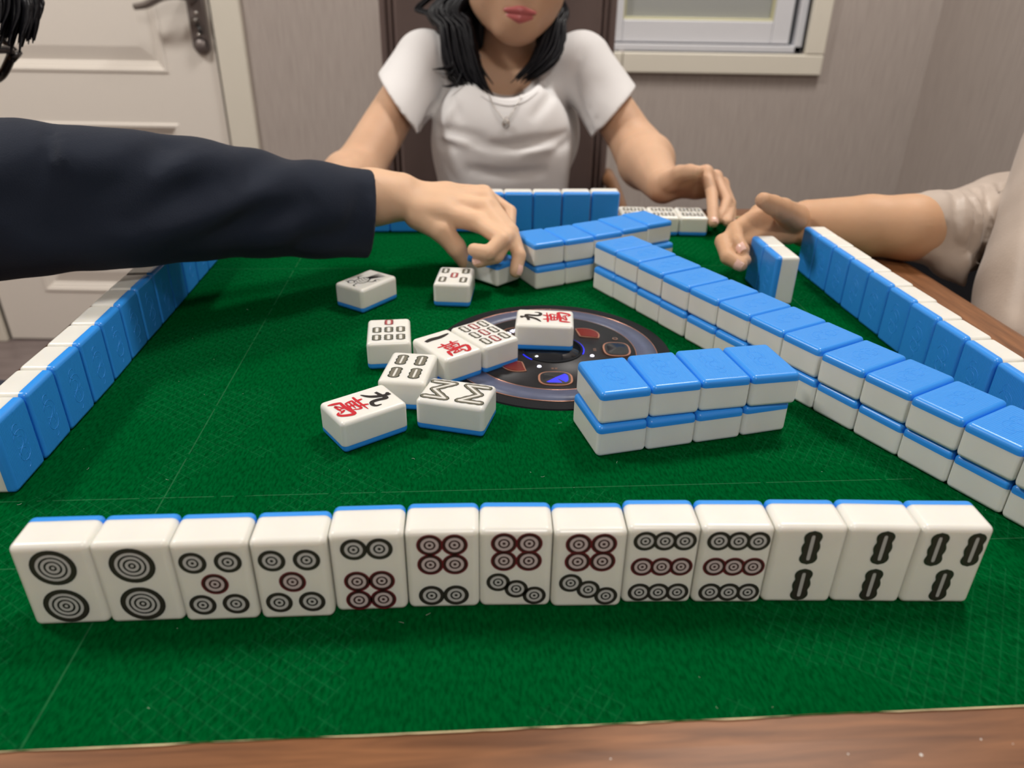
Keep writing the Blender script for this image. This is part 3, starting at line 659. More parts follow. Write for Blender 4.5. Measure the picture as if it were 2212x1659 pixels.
WT = [(94.8, 627.3, -58.3), (109.8, 601.6, -57.8), (124.5, 573.8, -59.2), (139.5, 546, -59.5), (155, 519.7, -60.0), (170.2, 493.2, -60.2), (185.2, 467, -60.2), (199.5, 440.4, -60), (214.2, 412.3, -58.6), (229.8, 385.8, -58.9), (244.1, 358.2, -58.8), (259.2, 331.2, -59), (274, 304, -59)]
for i, (x, y, a) in enumerate(WT): tile(x*S_*.001, y*S_*.001, a, 'down', f'face down tile, {ORD[i]} from the far end on top of the long wall', 'top layer of the long tile wall', z=T)
WB = [(.0992, .6512), (.1147, .6258), (.1308, .5973), (.1456, .5705), (.1620, .5411)]; WC = [(.2257, .4311), (.2415, .4030), (.2569, .3755), (.2727, .3478)]
low = WB + [tuple(WB[4][k]*(1-q_)+WC[0][k]*q_ for k in (0, 1)) for q_ in (.25, .5, .75)] + WC + [(.2885, .3203), (.3043, .2928)]
for i, (x, y) in enumerate(low): tile(x, y, -60, 'down', f'face down tile, {ORD[i]} from the far end in the bottom of the long wall', 'bottom layer of the long tile wall', emblem=False)
for i, (x, y, a) in enumerate([(.0608, .3992, 14.7), (.0921, .4080, 13.4), (.1235, .4158, 11.9), (.1552, .4222, 11.3)]): tile(x, y, a, 'down', f'face down tile, {ORD[i]} from the left on top of the short middle block', 'top of the short tile block', z=T)
for i, (x, y, a) in enumerate([(.0600, .3977, 15.9), (.0905, .4057, 15.6), (.1213, .4143, 15.4), (.1520, .4238, 16.2)]): tile(x, y, a, 'down', f'face down tile, {ORD[i]} from the left in the bottom of the short middle block', 'bottom of the short tile block', emblem=False)
KT = [(.0222, .6737, 27.2), (.0506, .6875, 28), (.0785, .7045, 29.3), (.1054, .7235, 30.5), (.1319, .7430, 30.8)]
for i, (x, y, a) in enumerate(KT): tile(x, y, a, 'down', f'face down tile, {ORD[i]} from the left on top of the far slanting wall', 'top of the far slanting wall', z=T, emblem=False)
for i, (x, y, a) in enumerate([(.0243, .6722, 27), (.0515, .6873, 29), (.0795, .7045, 29.5), (.1070, .7225, 30.3), (.1350, .7395, 30.3)]): tile(x, y, a, 'down', f'face down tile, {ORD[i]} from the left in the bottom of the far slanting wall', 'bottom of the far slanting wall', emblem=False)
G_ = 'face up discards by the console'
tile(-.0912, .5048, 8.2, 'up', 'seven bamboo tile with one red bamboo, lying face up left of the console', G_, 'b7')
tile(-.0469, .4835, 39.2, 'up', 'face up tile with a black one above a red character, left of the console', G_, 'w1')
tile(-.0210, .5036, 39, 'up', 'nine bamboo tile with a red middle column, lying on the console edge', G_, 'b9')
tile(-.0693, .4465, 354.6, 'up', 'four bamboo tile lying face up in the middle of the discards', G_, 'b4')
tile(-.0906, .3974, 307.6, 'up', 'nearest left discard with a black nine beside a red character', G_, 'w9')
tile(-.0346, .4123, 76.4, 'up', 'eight bamboo tile with two zigzag figures, nearest discard in the middle', G_, 'b8')
tile(.0242, .5285, 87.1, 'up', 'black nine and red character tile lying on the console dial', G_, 'w9', z=.0022)
tile(-.1270, .6105, 326.6, 'up', 'tile with a black line drawing of a sparrow, below the dark sleeve', G_, 'bird')
tile(-.0519, .6240, 357.3, 'up', 'five bamboo tile with a red centre, beside the gripped tile', G_, 'b5')
tile(-.0205, .6708, 47.6, 'down', 'face down tile gripped by the fingers of the dark sleeved arm', None, z=.0025, emblem=False)
for i, x in enumerate((.1993, .1672, .1351)): tile(x, .8425-.0002*i, 359.4, 'up', ['six bamboo tile at the right end, touched by the woman\'s fingers', 'six bamboo tile in the middle of the face up row behind the wall', 'six bamboo tile at the left of the face up row behind the wall'][i], 'face up set beside the far row', 'b6')
tile(.2321, .6670, 274+180, 'stand', 'standing tile nearer to the curled fingers of the right hand', 'pair of standing tiles by the right hand')
tile(.2342, .6350, 274.6+180, 'stand', 'standing tile with its white end to the front, nearer of the pair', 'pair of standing tiles by the right hand')

# ------------------------------------------------------------------ black side table by the right wall with a small box on it
st = thing('side_table', 'black side table by the right wall, glimpsed under the beige sleeve', 'table', (.82, 1.16, -TZ))
bm = bmesh.new(); bbox(bm, (-.19, -.15, TZ-.18), (.19, .15, TZ-.15), .006); wn(ob('table_top', bm_mesh('table_top', bm, M['black_matte'], True), st))
bm = bmesh.new(); bbox(bm, (-.175, -.135, .10), (.175, .135, TZ-.18), .004); wn(ob('cabinet', bm_mesh('cabinet', bm, M['black_matte'], True), st))
for sx in (-1, 1):
    for sy in (-1, 1): box('leg', (sx*.15-.015, sy*.11-.015, 0), (sx*.15+.015, sy*.11+.015, .10), M['black_plastic'], st)
pk = thing('small_box', 'small white and navy box on the black side table', 'box', (.675, 1.235, -.15))
bm = bmesh.new(); bbox(bm, (-.035, -.03, 0), (.035, .05, .052), .004); wn(ob('carton', bm_mesh('carton', bm, M['lampwhite'], True), pk))
bm = bmesh.new(); bbox(bm, (-.0355, -.031, .0), (.0355, -.012, .043), .002); wn(ob('navy_wrapper', bm_mesh('navy_wrapper', bm, M['denim'], True), pk))

# ------------------------------------------------------------------ soft bodies: a distance field turned into one continuous mesh
def axis(lo, hi, coarse, fine=()):
    out = []; x = lo
    while x < hi:
        out.append(x); s = coarse
        for a, b, f in fine:
            if a <= x < b: s = min(s, f)
            elif a - coarse < x < a: s = min(s, max(f, a-x))
        x += s
    out.append(hi); return np.array(out)
class Field:
    def __init__(s, xs, ys, zs):
        s.a = (xs, ys, zs); s.F = np.full((len(xs), len(ys), len(zs)), 1.0, dtype=np.float32)
    def _sub(s, lo, hi):
        sl = []
        for k in range(3):
            i = max(0, np.searchsorted(s.a[k], lo[k])-1); j = min(len(s.a[k]), np.searchsorted(s.a[k], hi[k])+1); sl.append(slice(i, max(j, i+1)))
        g = [s.a[k][sl[k]] for k in range(3)]
        return tuple(sl), g[0][:, None, None], g[1][None, :, None], g[2][None, None, :]
    def _join(s, sl, d, k, sub):
        A = s.F[sl]
        if sub: B = -d; h = np.clip(k-np.abs(A-B), 0, None)/k if k else 0; s.F[sl] = np.maximum(A, B) + (h*h*k*.25 if k else 0)
        else: h = np.clip(k-np.abs(A-d), 0, None)/k if k else 0; s.F[sl] = np.minimum(A, d) - (h*h*k*.25 if k else 0)
    def cone(s, a, b, r1, r2, k=.01, sub=False):
        a = np.asarray(a, float); b = np.asarray(b, float); m = max(r1, r2) + k + .025
        sl, X, Y, Z = s._sub(np.minimum(a, b)-m, np.maximum(a, b)+m); ab = b-a; L2 = max(1e-12, ab@ab)
        px, py, pz = X-a[0], Y-a[1], Z-a[2]
        t = np.clip((px*ab[0]+py*ab[1]+pz*ab[2])/L2, 0, 1)
        d = np.sqrt((px-t*ab[0])**2+(py-t*ab[1])**2+(pz-t*ab[2])**2) - (r1+(r2-r1)*t)
        s._join(sl, d.astype(np.float32), k, sub); return s
    def chain(s, pts, rad, k=.01, sub=False):
        for i in range(len(pts)-1): s.cone(pts[i], pts[i+1], rad[i], rad[i+1], k, sub)
        return s
    def ell(s, c, r, k=.01, M3=None, sub=False):
        c = np.asarray(c, float); r = np.asarray(r, float); m = r.max() + k + .025
        sl, X, Y, Z = s._sub(c-m, c+m); p = (X-c[0], Y-c[1], Z-c[2])
        if M3 is not None: p = tuple(M3[0][i]*p[0]+M3[1][i]*p[1]+M3[2][i]*p[2] for i in range(3))   # columns are the ellipsoid's axes
        k0 = np.sqrt((p[0]/r[0])**2+(p[1]/r[1])**2+(p[2]/r[2])**2); k1 = np.sqrt((p[0]/r[0]**2)**2+(p[1]/r[1]**2)**2+(p[2]/r[2]**2)**2)
        d = k0*(k0-1)/np.maximum(k1, 1e-9)
        s._join(sl, d.astype(np.float32), k, sub); return s
    def at(s, p):
        i = [int(np.clip(np.searchsorted(s.a[k], p[k])-1, 0, len(s.a[k])-2)) for k in range(3)]; t = [np.clip((p[k]-s.a[k][i[k]])/(s.a[k][i[k]+1]-s.a[k][i[k]]), 0, 1) for k in range(3)]
        c = s.F[i[0]:i[0]+2, i[1]:i[1]+2, i[2]:i[2]+2].astype(float); c = c[0]*(1-t[0])+c[1]*t[0]; c = c[0]*(1-t[1])+c[1]*t[1]; return c[0]*(1-t[2])+c[1]*t[2]
    def snap(s, p):
        """nearest point of the surface, by walking down the distance"""
        p = np.array(p, float); e = .004
        for _ in range(14):
            g = np.array([s.at(p+d)-s.at(p-d) for d in np.eye(3)*e]); n = np.linalg.norm(g)
            if n < 1e-9: break
            p = p - g/n*np.clip(s.at(p), -.02, .02)*.8
        return p
    def crease(s, pts, wd, amp):
        """groove (amp > 0) or ridge (amp < 0) along a line laid on the surface"""
        P = [s.snap(p) for p in catmull(pts, 4)]; lo = np.min(P, 0)-wd*3; hi = np.max(P, 0)+wd*3; sl, X, Y, Z = s._sub(lo, hi); D = None
        n = len(P)-1; T_ = None
        for i in range(n):
            a, b = P[i], P[i+1]; ab = b-a; L2 = max(1e-12, ab@ab); t = np.clip(((X-a[0])*ab[0]+(Y-a[1])*ab[1]+(Z-a[2])*ab[2])/L2, 0, 1)
            d = (X-a[0]-t*ab[0])**2+(Y-a[1]-t*ab[1])**2+(Z-a[2]-t*ab[2])**2; u = (i+t)/n
            if D is None: D, T_ = d, u
            else: T_ = np.where(d < D, u, T_); D = np.minimum(D, d)
        s.F[sl] += (amp*np.exp(-D/(wd*wd))*np.sin(np.pi*np.clip(.08+.84*T_, 0, 1))**.6).astype(np.float32); return s
    def merge(s, o, k=.01):
        h = np.clip(k-np.abs(s.F-o.F), 0, None)/k; s.F = (np.minimum(s.F, o.F) - h*h*k*.25).astype(np.float32); return s
    def cut(s, c, n, lo=None, hi=None, k=.002):
        """remove what lies on the +n side of a plane, inside a box"""
        n = np.asarray(n, float); n = n/np.linalg.norm(n); c = np.asarray(c, float)
        sl, X, Y, Z = s._sub(lo if lo is not None else [a[0] for a in s.a], hi if hi is not None else [a[-1] for a in s.a])
        d = (X-c[0])*n[0]+(Y-c[1])*n[1]+(Z-c[2])*n[2]; A = s.F[sl]; h = np.clip(k-np.abs(A-d), 0, None)/k; s.F[sl] = np.maximum(A, d)+h*h*k*.25; return s
    def wave(s, f, lo, hi):
        sl, X, Y, Z = s._sub(lo, hi); s.F[sl] += f(X, Y, Z).astype(np.float32); return s
    def mesh(s, name, m, off=(0, 0, 0)):
        F = s.F; xs, ys, zs = s.a; S = F < 0; nx, ny, nz = F.shape
        c = np.zeros((nx-1, ny-1, nz-1), np.int8)
        for i in (0, 1):
            for j in (0, 1):
                for k in (0, 1): c += S[i:nx-1+i, j:ny-1+j, k:nz-1+k]
        I, J, K = np.nonzero((c > 0) & (c < 8)); n = len(I); vid = np.full(c.shape, -1, np.int32); vid[I, J, K] = np.arange(n)
        val = {(i, j, k): F[I+i, J+j, K+k] for i in (0, 1) for j in (0, 1) for k in (0, 1)}
        acc = np.zeros((n, 3)); cnt = np.zeros(n)
        for ax in range(3):
            for o1 in (0, 1):
                for o2 in (0, 1):
                    p0 = [0, 0, 0]; oth = [q for q in range(3) if q != ax]; p0[oth[0]] = o1; p0[oth[1]] = o2; p1 = list(p0); p1[ax] = 1
                    f0, f1 = val[tuple(p0)], val[tuple(p1)]; cr = (f0 < 0) != (f1 < 0); t = np.where(cr, f0/np.where(cr, f0-f1, 1), 0)
                    for q in range(3): acc[:, q] += np.where(cr, t if q == ax else p0[q], 0)
                    cnt += cr
        acc /= cnt[:, None]
        V = np.stack([xs[I]+acc[:, 0]*(xs[I+1]-xs[I]), ys[J]+acc[:, 1]*(ys[J+1]-ys[J]), zs[K]+acc[:, 2]*(zs[K+1]-zs[K])], -1) - np.asarray(off)
        Q = []
        for ax in range(3):
            a = S; lo_ = [slice(1, -1)]*3; 
            if ax == 0: e0, e1 = S[:-1, 1:-1, 1:-1], S[1:, 1:-1, 1:-1]
            elif ax == 1: e0, e1 = S[1:-1, :-1, 1:-1], S[1:-1, 1:, 1:-1]
            else: e0, e1 = S[1:-1, 1:-1, :-1], S[1:-1, 1:-1, 1:]
            A = np.argwhere(e0 != e1); sg = e0[A[:, 0], A[:, 1], A[:, 2]]
            A = A + np.array([0 if q == ax else 1 for q in range(3)])
            oth = [q for q in range(3) if q != ax]
            if ax == 1: oth = oth[::-1]
            def cell(d1, d2):
                B = A.copy(); B[:, oth[0]] += d1; B[:, oth[1]] += d2; return vid[B[:, 0], B[:, 1], B[:, 2]]
            q = np.stack([cell(-1, -1), cell(0, -1), cell(0, 0), cell(-1, 0)], -1); q[~sg] = q[~sg][:, ::-1]; Q.append(q)
        Q = np.concatenate(Q); Q = Q[(Q >= 0).all(1)]
        return fast_mesh(name, V, Q, m)
def A3(*p): return np.array(p, float)
def frame3(fwd, up):
    f = A3(*fwd); f /= np.linalg.norm(f); u = A3(*up); u = u - f*(u@f); u /= np.linalg.norm(u); return np.stack([np.cross(f, u), f, u], 1)   # columns right, forward, up
def head(F, c, M3, s=1.0, neck=None, mouth_open=0):
    """skull, face, nose, lips' swell, ears; local x right, y forward, z up"""
    P = lambda x, y, z: A3(*c) + M3 @ (A3(x, y, z)*s)
    def E(x, y, z, a, b, d, k=.02): F.ell(P(x, y, z), (a*s, b*s, d*s), k*s, M3)
    E(0, -.016, .045, .074, .094, .086); E(0, .026, -.015, .063, .066, .082, .03)
    for q in (-1, 1):
        F.cone(P(q*.050, .000, -.042), P(q*.014, .062, -.078), .024*s, .017*s, .03*s)
        E(q*.036, .048, -.024, .027, .030, .034, .025)
        F.ell(P(q*.031, .092, .018), (.019*s, .014*s, .013*s), .012*s, M3, sub=True)
        E(q*.030, .070, .018, .0145, .0145, .013, .006)
        E(q*.077, -.012, -.005, .008, .019, .031, .008)
        F.ell(P(q*.083, -.006, -.003), (.004*s, .010*s, .018*s), .006*s, M3, sub=True)
        E(q*.0105, .088, -.022, .0085, .010, .0075, .008)
    E(0, .065, -.080, .019, .018, .015, .022)
    F.cone(P(0, .080, .024), P(0, .099, -.016), .008*s, .0105*s, .014*s)
    E(0, .072, -.056, .030, .020, .024, .018)            # swell behind the lips
    F.cone(P(-.020, .0905, -.0585), P(.020, .0905, -.0585), .0012*s, .0012*s, .006*s, sub=True)
    return P
def lips_mesh(P, s, grid=.0011):
    pts = np.array([P(x, y, z) for x in (-.028, .028) for y in (.078, .104) for z in (-.074, -.045)]); lo, hi = pts.min(0)-.006, pts.max(0)+.006
    L = Field(*[np.arange(lo[k], hi[k], grid) for k in range(3)])
    n = 7
    up = [P(x, .0915-.55*abs(x)**1.35, -.0535-.0028*(abs(abs(x)-.006) < .003)*0 - .10*abs(x)+(-.0014 if abs(x) < .002 else 0)) for x in np.linspace(-.023, .023, 2*n+1)]
    L.chain(up, [ (.0016+.0042*(1-abs(i-n)/n)**.8)*s for i in range(2*n+1)], .003)
    lw = [P(x, .0905-.55*abs(x)**1.35, -.0645+.10*abs(x)) for x in np.linspace(-.020, .020, 2*n+1)]
    L.chain(lw, [(.0014+.0058*(1-abs(i-n)/n)**.7)*s for i in range(2*n+1)], .0012)
    return L
def finger(F, pts, r0, k=.008, tip=.80):
    n = len(pts); rad = [r0*(1-(1-tip)*i/(n-1)) for i in range(n)]
    F.cone(pts[0], pts[1], rad[0], rad[1], .005); F.chain(pts[1:], rad[1:], .0012)
def hand(F, wrist, arm_dir, fingers, thumb, s=1.0, wr=.021, thick=.0112):
    """palm from the wrist to the knuckles, four fingers and a thumb; fingers = [[knuckle, .., tip], ..] from index to little"""
    wrist = A3(*wrist); K = [A3(*f[0]) for f in fingers]; rs = [.0078*s, .0080*s, .0076*s, .0066*s]
    w0 = wrist + (K[0]-K[3])*.16; w1 = wrist - (K[0]-K[3])*.16
    for i, kn in enumerate(K):
        b = w0 + (w1-w0)*i/3; F.cone(b, kn, thick*1.15*s, rs[i]*1.15, .006)
    F.cone(K[0]*.55+wrist*.45, K[3]*.55+wrist*.45, thick*s, thick*s, .008)
    for i, f in enumerate(fingers): finger(F, [A3(*q) for q in f], rs[i])
    th = [A3(*q) for q in thumb]
    F.chain(th, [.0140*s, .0110*s, .0092*s, .0076*s], .0025)
    F.cone(th[0], K[0]*.6+wrist*.4, .011*s, .009*s, .008)
    return K
def nails(name, tips, m, parent, off, s=1.0):
    V, Fc = [], []
    for dip, tip, nrm in tips:
        d = (Vector(tip)-Vector(dip)).normalized(); n = Vector(nrm); n = (n - d*n.dot(d)).normalized(); b = d.cross(n); c = Vector(tip) - d*.002*s + n*.0065*s
        b0 = len(V); nu, nv = 5, 5
        for i in range(nu+1):
            for j in range(nv+1):
                u, v = -1+2*i/nu, -1+2*j/nv
                V.append(c + d*(u*.0058*s) + b*(v*.0050*s*math.sqrt(1-.35*u*u)) - n*(.0022*s*v*v+.0012*s*u*u) - Vector(off))
        for i in range(nu):
            for j in range(nv): a = b0+i*(nv+1)+j; Fc.append((a, a+nv+1, a+nv+2, a+1))
    return ob(name, mesh(name, V, Fc, m), parent)
def strands(name, curves, m, parent, off, seg=6, n=7):
    """locks of hair, each a tapered tube: (points, thickness, flatness)"""
    V, Fc = [], []
    for pts, r_, fl in curves: tube(V, Fc, [p-Vector(off) for p in catmull(pts, n)], (lambda t, r_=r_: r_*(.55+.45*min(1, t*4))*(1-.86*max(0, (t-.55)/.45)**1.6)), seg, fl)
    return ob(name, mesh(name, V, Fc, m), parent)
def locks(key, count, spread, r_, seed, flat=.6, jit=.004):
    """count curves interpolated between two guide curves, with jitter"""
    q = random.Random(seed); out = []
    a, b = [[Vector(p) for p in g] for g in key]
    for i in range(count):
        t = (i+.5)/count if spread else q.random(); o = Vector((q.gauss(0, jit), q.gauss(0, jit), q.gauss(0, jit))); ln = q.uniform(-.06, .05)
        P = [a[k].lerp(b[k], min(1, max(0, t+q.gauss(0, .03)))) + o*(.35+.65*k/(len(a)-1)) for k in range(len(a))]
        P[-1] = P[-1] + (P[-1]-P[-2])*ln
        out.append((P, r_*q.uniform(.7, 1.25), flat))
    return out
def legs(F, hipL, hipR, kneeL, kneeR, footL, footR, r=(.085, .058, .042)):
    for h_, k_, f_ in ((hipL, kneeL, footL), (hipR, kneeR, footR)): F.cone(h_, k_, r[0], r[1], .03); F.cone(k_, f_, r[1]*.95, r[2], .01)
def clothing_legs(name, m, parent, off, hips, knees, feet, pelvis, pr):
    lo = np.min([*hips, *knees, *feet], 0)-.16; hi = np.max([*hips, *knees, *feet, pelvis], 0)+.16
    F = Field(*[np.arange(lo[k], hi[k], .011) for k in range(3)]); F.ell(pelvis, pr, .03); legs(F, hips[0], hips[1], knees[0], knees[1], feet[0], feet[1], (.088, .065, .055))
    return ob(name, F.mesh(name, m, off), parent)
def shoe(parent, off, ankle, fwd, m):
    f = A3(*fwd); a = A3(*ankle); lo = a-A3(.2, .2, .12); hi = a+A3(.2, .2, .1)
    F = Field(*[np.arange(lo[k], hi[k], .008) for k in range(3)]); z = -TZ+.035
    F.cone(A3(a[0], a[1], z)-f*.03, A3(a[0], a[1], z)+f*.14, .036, .032, .02); F.cone(A3(a[0], a[1], z+.06), A3(a[0], a[1], z)+f*.03, .040, .035, .03); F.cut((0, 0, -TZ+.003), (0, 0, -1))
    return ob('shoe', F.mesh('shoe', m, off), parent)
def spare_hand(F, wrist, fwd, up, s=1.0, side=1):
    """relaxed hand lying on a lap: palm down, fingers slightly curled"""
    f = A3(*fwd); f /= np.linalg.norm(f); u = A3(*up); r = np.cross(f, u)*side; w = A3(*wrist); Fs = []
    for i, (o, L) in enumerate(((-.026, .038), (-.008, .043), (.010, .040), (.026, .031))):
        k = w + f*(.085-.004*abs(i-1)) + r*o; p = k + f*L*s*.93 - u*L*.25; d = p + f*L*.45 - u*L*.45; t = d + f*L*.25 - u*L*.45; Fs.append([k, p, d, t])
    th = [w + f*.02 - r*.02, w + f*.05 - r*.042 - u*.008, w + f*.08 - r*.05 - u*.014, w + f*.10 - r*.048 - u*.018]
    hand(F, w, f, Fs, th, s)

# ------------------------------------------------------------------ chairs
def make_chair(loc, yaw, label, group=None):
    t = thing('armchair', label, 'chair', (loc[0], loc[1], -TZ), group); t.rotation_euler.z = R(yaw)     # faces local -y
    cw, top = .207, 1.24
    def part(nm, lo, hi, m, bev, seg=3):
        bm = bmesh.new(); bbox(bm, lo, hi, bev, seg); return wn(ob(nm, bm_mesh(nm, bm, m, True), t))
    part('backrest', (-cw, .20, .42), (cw, .275, top), M['chair_cloth'], .012)
    part('back_cushion', (-cw+.028, .188, .47), (cw-.028, .205, top-.03), M['chair_cloth'], .008)
    for s_ in (-1, 1):
        V, F = [], []; tube(V, F, [Vector((s_*(cw-.022), .199, z)) for z in np.linspace(.45, top-.02, 8)], .004, 6); ob('piping', mesh('piping', V, F, M['chair_cloth']), t)
        V, F = [], []; tube(V, F, [Vector((s_*(cw-.012), .199, z)) for z in np.linspace(.45, top-.02, 8)], .0025, 6); ob('piping', mesh('piping', V, F, M['chair_cloth']), t)
    part('seat', (-cw, -.24, .38), (cw, .22, .47), M['chair_cloth'], .025)
    for s_ in (-1, 1):
        V, F = [], []; tube(V, F, catmull([(s_*(cw+.005), .235, .672), (s_*(cw+.005), .10, .672), (s_*(cw+.005), -.02, .655), (s_*(cw+.004), -.04, .60), (s_*(cw-.01), -.03, .44)], 6), .013, 8, .8); ob('arm', mesh('arm', V, F, M['chair_wood']), t)
    for sx in (-1, 1):
        for sy in (-.2, .22):
            V, F = [], []; tube(V, F, [Vector((sx*(cw-.03), sy, .40)), Vector((sx*(cw-.02), sy*1.1, 0.0))], lambda q: .022-.006*q, 8); ob('leg', mesh('leg', V, F, M['leg_dark']), t)
    return t

# ------------------------------------------------------------------ the woman across the table
def build_woman():
    base = (-.02, 1.24, -TZ); root = thing('person', 'woman in a white t-shirt with shoulder length black hair facing us across the table', 'person', base)
    make_chair((-.035, 1.245), 0, 'brown upholstered high back armchair behind the woman in white')
    off = A3(*base)
    shL, shR = A3(*(-0.1420, 1.2349, 0.1397)), A3(*(0.0990, 1.2358, 0.1413))
    hemL, hemR = A3(*(-0.1836, 1.1932, 0.0830)), A3(*(0.1466, 1.1937, 0.0734))
    elL, elR = A3(*(-0.2247, 1.0607, 0.0049)), A3(*(0.1856, 1.1515, 0.0264))
    wR = A3(*(0.1819, 0.9319, 0.0292)); mir = lambda p: A3(-.042-p[0], p[1], p[2])
    wL = A3(*(-0.2043, 0.8831, 0.0228))+A3(0, 0, .006); hs_ = wL - mir(wR)
    fR = [[(0.2240, 0.8977, 0.0543), (0.2259, 0.8640, 0.0366), (0.2224, 0.8371, 0.0251), (0.2196, 0.8175, 0.0169)],
          [(0.2375, 0.9046, 0.0470), (0.2444, 0.8653, 0.0286), (0.2350, 0.8431, 0.0200), (0.2273, 0.8325, 0.0165)],
          [(0.2486, 0.9106, 0.0376), (0.2515, 0.8736, 0.0238), (0.2440, 0.8465, 0.0181), (0.2384, 0.8297, 0.0143)],
          [(0.2531, 0.9158, 0.0270), (0.2566, 0.8840, 0.0146), (0.2540, 0.8693, 0.0076), (0.2457, 0.8425, 0.0107)]]
    hemL = shL+(elL-shL)*.38; hemR = shR+(elR-shR)*.55
    tR = [(0.1867, 0.9166, 0.0385), (0.1945, 0.9032, 0.0505), (0.2027, 0.8879, 0.0566), (0.2089, 0.8733, 0.0599)]
    hc = A3(-.002, 1.240, .2705); M3 = frame3((.12, -1, -.05), (.10, -.05, 1)); hs = .97
    xs = axis(-.30, .30, .007, ((-.062, .088, .0030), (.17, .275, .0022), (-.16, .13, .005))); ys = axis(.70, 1.37, .007, ((.79, .985, .0022), (1.115, 1.22, .0030))); zs = axis(-.36, .43, .007, ((-.005, .085, .0022), (.085, .285, .0032)))
    F = Field(xs, ys, zs)
    nb = A3(*(-0.0165, 1.2572, 0.1284))
    F.ell(nb+A3(0, .015, -.10), (.105, .068, .11), .03); F.ell(A3(nb[0], 1.20, -.10), (.085, .062, .15), .03); F.ell(A3(nb[0], 1.22, -.25), (.125, .09, .09), .03)
    F.cone(nb+A3(0, .01, -.02), shL+A3(.01, 0, -.006), .036, .034, .03); F.cone(nb+A3(0, .01, -.02), shR+A3(-.01, 0, -.006), .036, .030, .03)
    for sh, el, wr in ((shL, elL, wL), (shR, elR, wR)):
        F.cone(sh, el, .0300, .0345, .02); F.cone(el, el+(wr-el)*.30, .0345, .036, .015); F.cone(el+(wr-el)*.30, wr, .036, .0215, .02)
    hand(F, wR, None, fR, tR, .92); hand(F, wL, None, [[mir(q)+hs_ for q in f] for f in fR], [mir(q)+hs_ for q in tR], .92)
    PH = head(F, hc, M3, hs)
    F.cone(nb+A3(.0, .016, -.035), PH(0, -.034, -.050), .045, .041, .012)
    F.cut((0, 0, -.272), (0, 0, -1))
    ob('body', F.mesh('body', M['skin_light'], off), root)
    ob('lips', lips_mesh(PH, hs).mesh('lips', M['lips'], off), root)
    for q in (-1, 1):
        e = Field(*[np.arange(PH(q*.031, .078, .018)[k]-.02, PH(q*.031, .078, .018)[k]+.02, .0018) for k in range(3)]); e.ell(PH(q*.031, .0765, .018), (.0115, .0105, .0085), .001, M3); ob('eye', e.mesh('eye', M['eye'], off), root)
        e = Field(*[np.arange(PH(q*.031, .082, .018)[k]-.02, PH(q*.031, .082, .018)[k]+.02, .0015) for k in range(3)]); e.ell(PH(q*.031, .0845, .018), (.0052, .004, .0052), .001, M3); ob('iris', e.mesh('iris', M['iris'], off), root)
    strands('eyebrow', [([Vector(PH(q*.016, .088, .036)), Vector(PH(q*.032, .087, .040)), Vector(PH(q*.047, .076, .036))], .0028, .5) for q in (-1, 1)], M['hair'], root, off)
    nails('nail', [(fR[0][2], fR[0][3], (.2, -1, .4)), (fR[3][2], fR[3][3], (.4, -1, .5)), (tR[2], tR[3], (0, -.3, 1))], M['nail'], root, off, .9)
    # t-shirt
    G = Field(axis(-.245, .22, .0038, ((-.225, -.125, .0025), (.085, .185, .0025))), axis(1.02, 1.36, .0042, ((1.13, 1.26, .0028),)), axis(-.33, .21, .0042, ((.03, .14, .0025), (.14, .2, .0034))))
    G.ell(nb+A3(0, .015, -.10), (.120, .080, .115), .03); G.ell(A3(nb[0], 1.185, -.10), (.103, .077, .17), .04); G.ell(A3(nb[0], 1.21, -.26), (.140, .105, .09), .04)
    G.ell((-0.0650, 1.1801, 0.0374), (.062, .052, .078), .05); G.ell((0.0193, 1.1798, 0.0367), (.062, .052, .078), .05); G.ell((-0.0228, 1.1804, 0.0380), (.060, .052, .075), .04)
    G.cone(nb+A3(0, .010, -.022), shL+A3(.006, 0, 0), .045, .040, .03); G.cone(nb+A3(0, .010, -.022), shR+A3(-.006, 0, 0), .045, .040, .03)
    for sh, hem, el, cn in ((shL, hemL, elL, (-.80, -.12, -.58)), (shR, hemR, elR, (.76, -.12, -.63))):
        d = (el-sh)/np.linalg.norm(el-sh); S2 = Field(*G.a); S2.cone(sh, hem+d*.05, .0430, .0490, .02); S2.cut(hem, cn); S2.cone(hem-d*.012, hem+d*.06, .0350, .0405, .002, sub=True); G.merge(S2, .016)
    for px in ([(-0.1422, 1.1429, 0.0526), (-0.1040, 1.1338, 0.0567), (-0.0494, 1.1129, 0.0496)], [(-0.1386, 1.1365, 0.0407), (-0.0993, 1.1108, 0.0350)], [(0.1007, 1.1552, 0.0543), (0.0572, 1.1235, 0.0481), (0.0037, 1.1044, 0.0443)],
               [(0.1040, 1.1400, 0.0471), (0.0741, 1.1179, 0.0377)], [(-0.0688, 1.1045, 0.0444), (-0.0160, 1.1024, 0.0405), (0.0368, 1.1111, 0.0461)], [(-0.0750, 1.0883, 0.0037), (-0.0219, 1.0856, -0.0014), (0.0511, 1.0937, 0.0031)],
               [(-0.1466, 1.2033, 0.1123), (-0.1399, 1.1764, 0.0833), (-0.1402, 1.1566, 0.0569)], [(0.1007, 1.2302, 0.1521), (0.0934, 1.1879, 0.1048), (0.1007, 1.1568, 0.0573)], [(-0.1631, 1.1945, 0.1066), (-0.1515, 1.1747, 0.0801)], [(0.1198, 1.1999, 0.1167), (0.1078, 1.1685, 0.0687)], [(0.0430, 1.2016, 0.1409), (0.0501, 1.1716, 0.1062)], [(-0.0887, 1.1657, 0.0952), (-0.0773, 1.1409, 0.0701)], [(0.0535, 1.1716, 0.1062), (0.0232, 1.1380, 0.0753)]):
        G.crease(px, .0075, .0064 if px[0][2] < .085 else .0045)
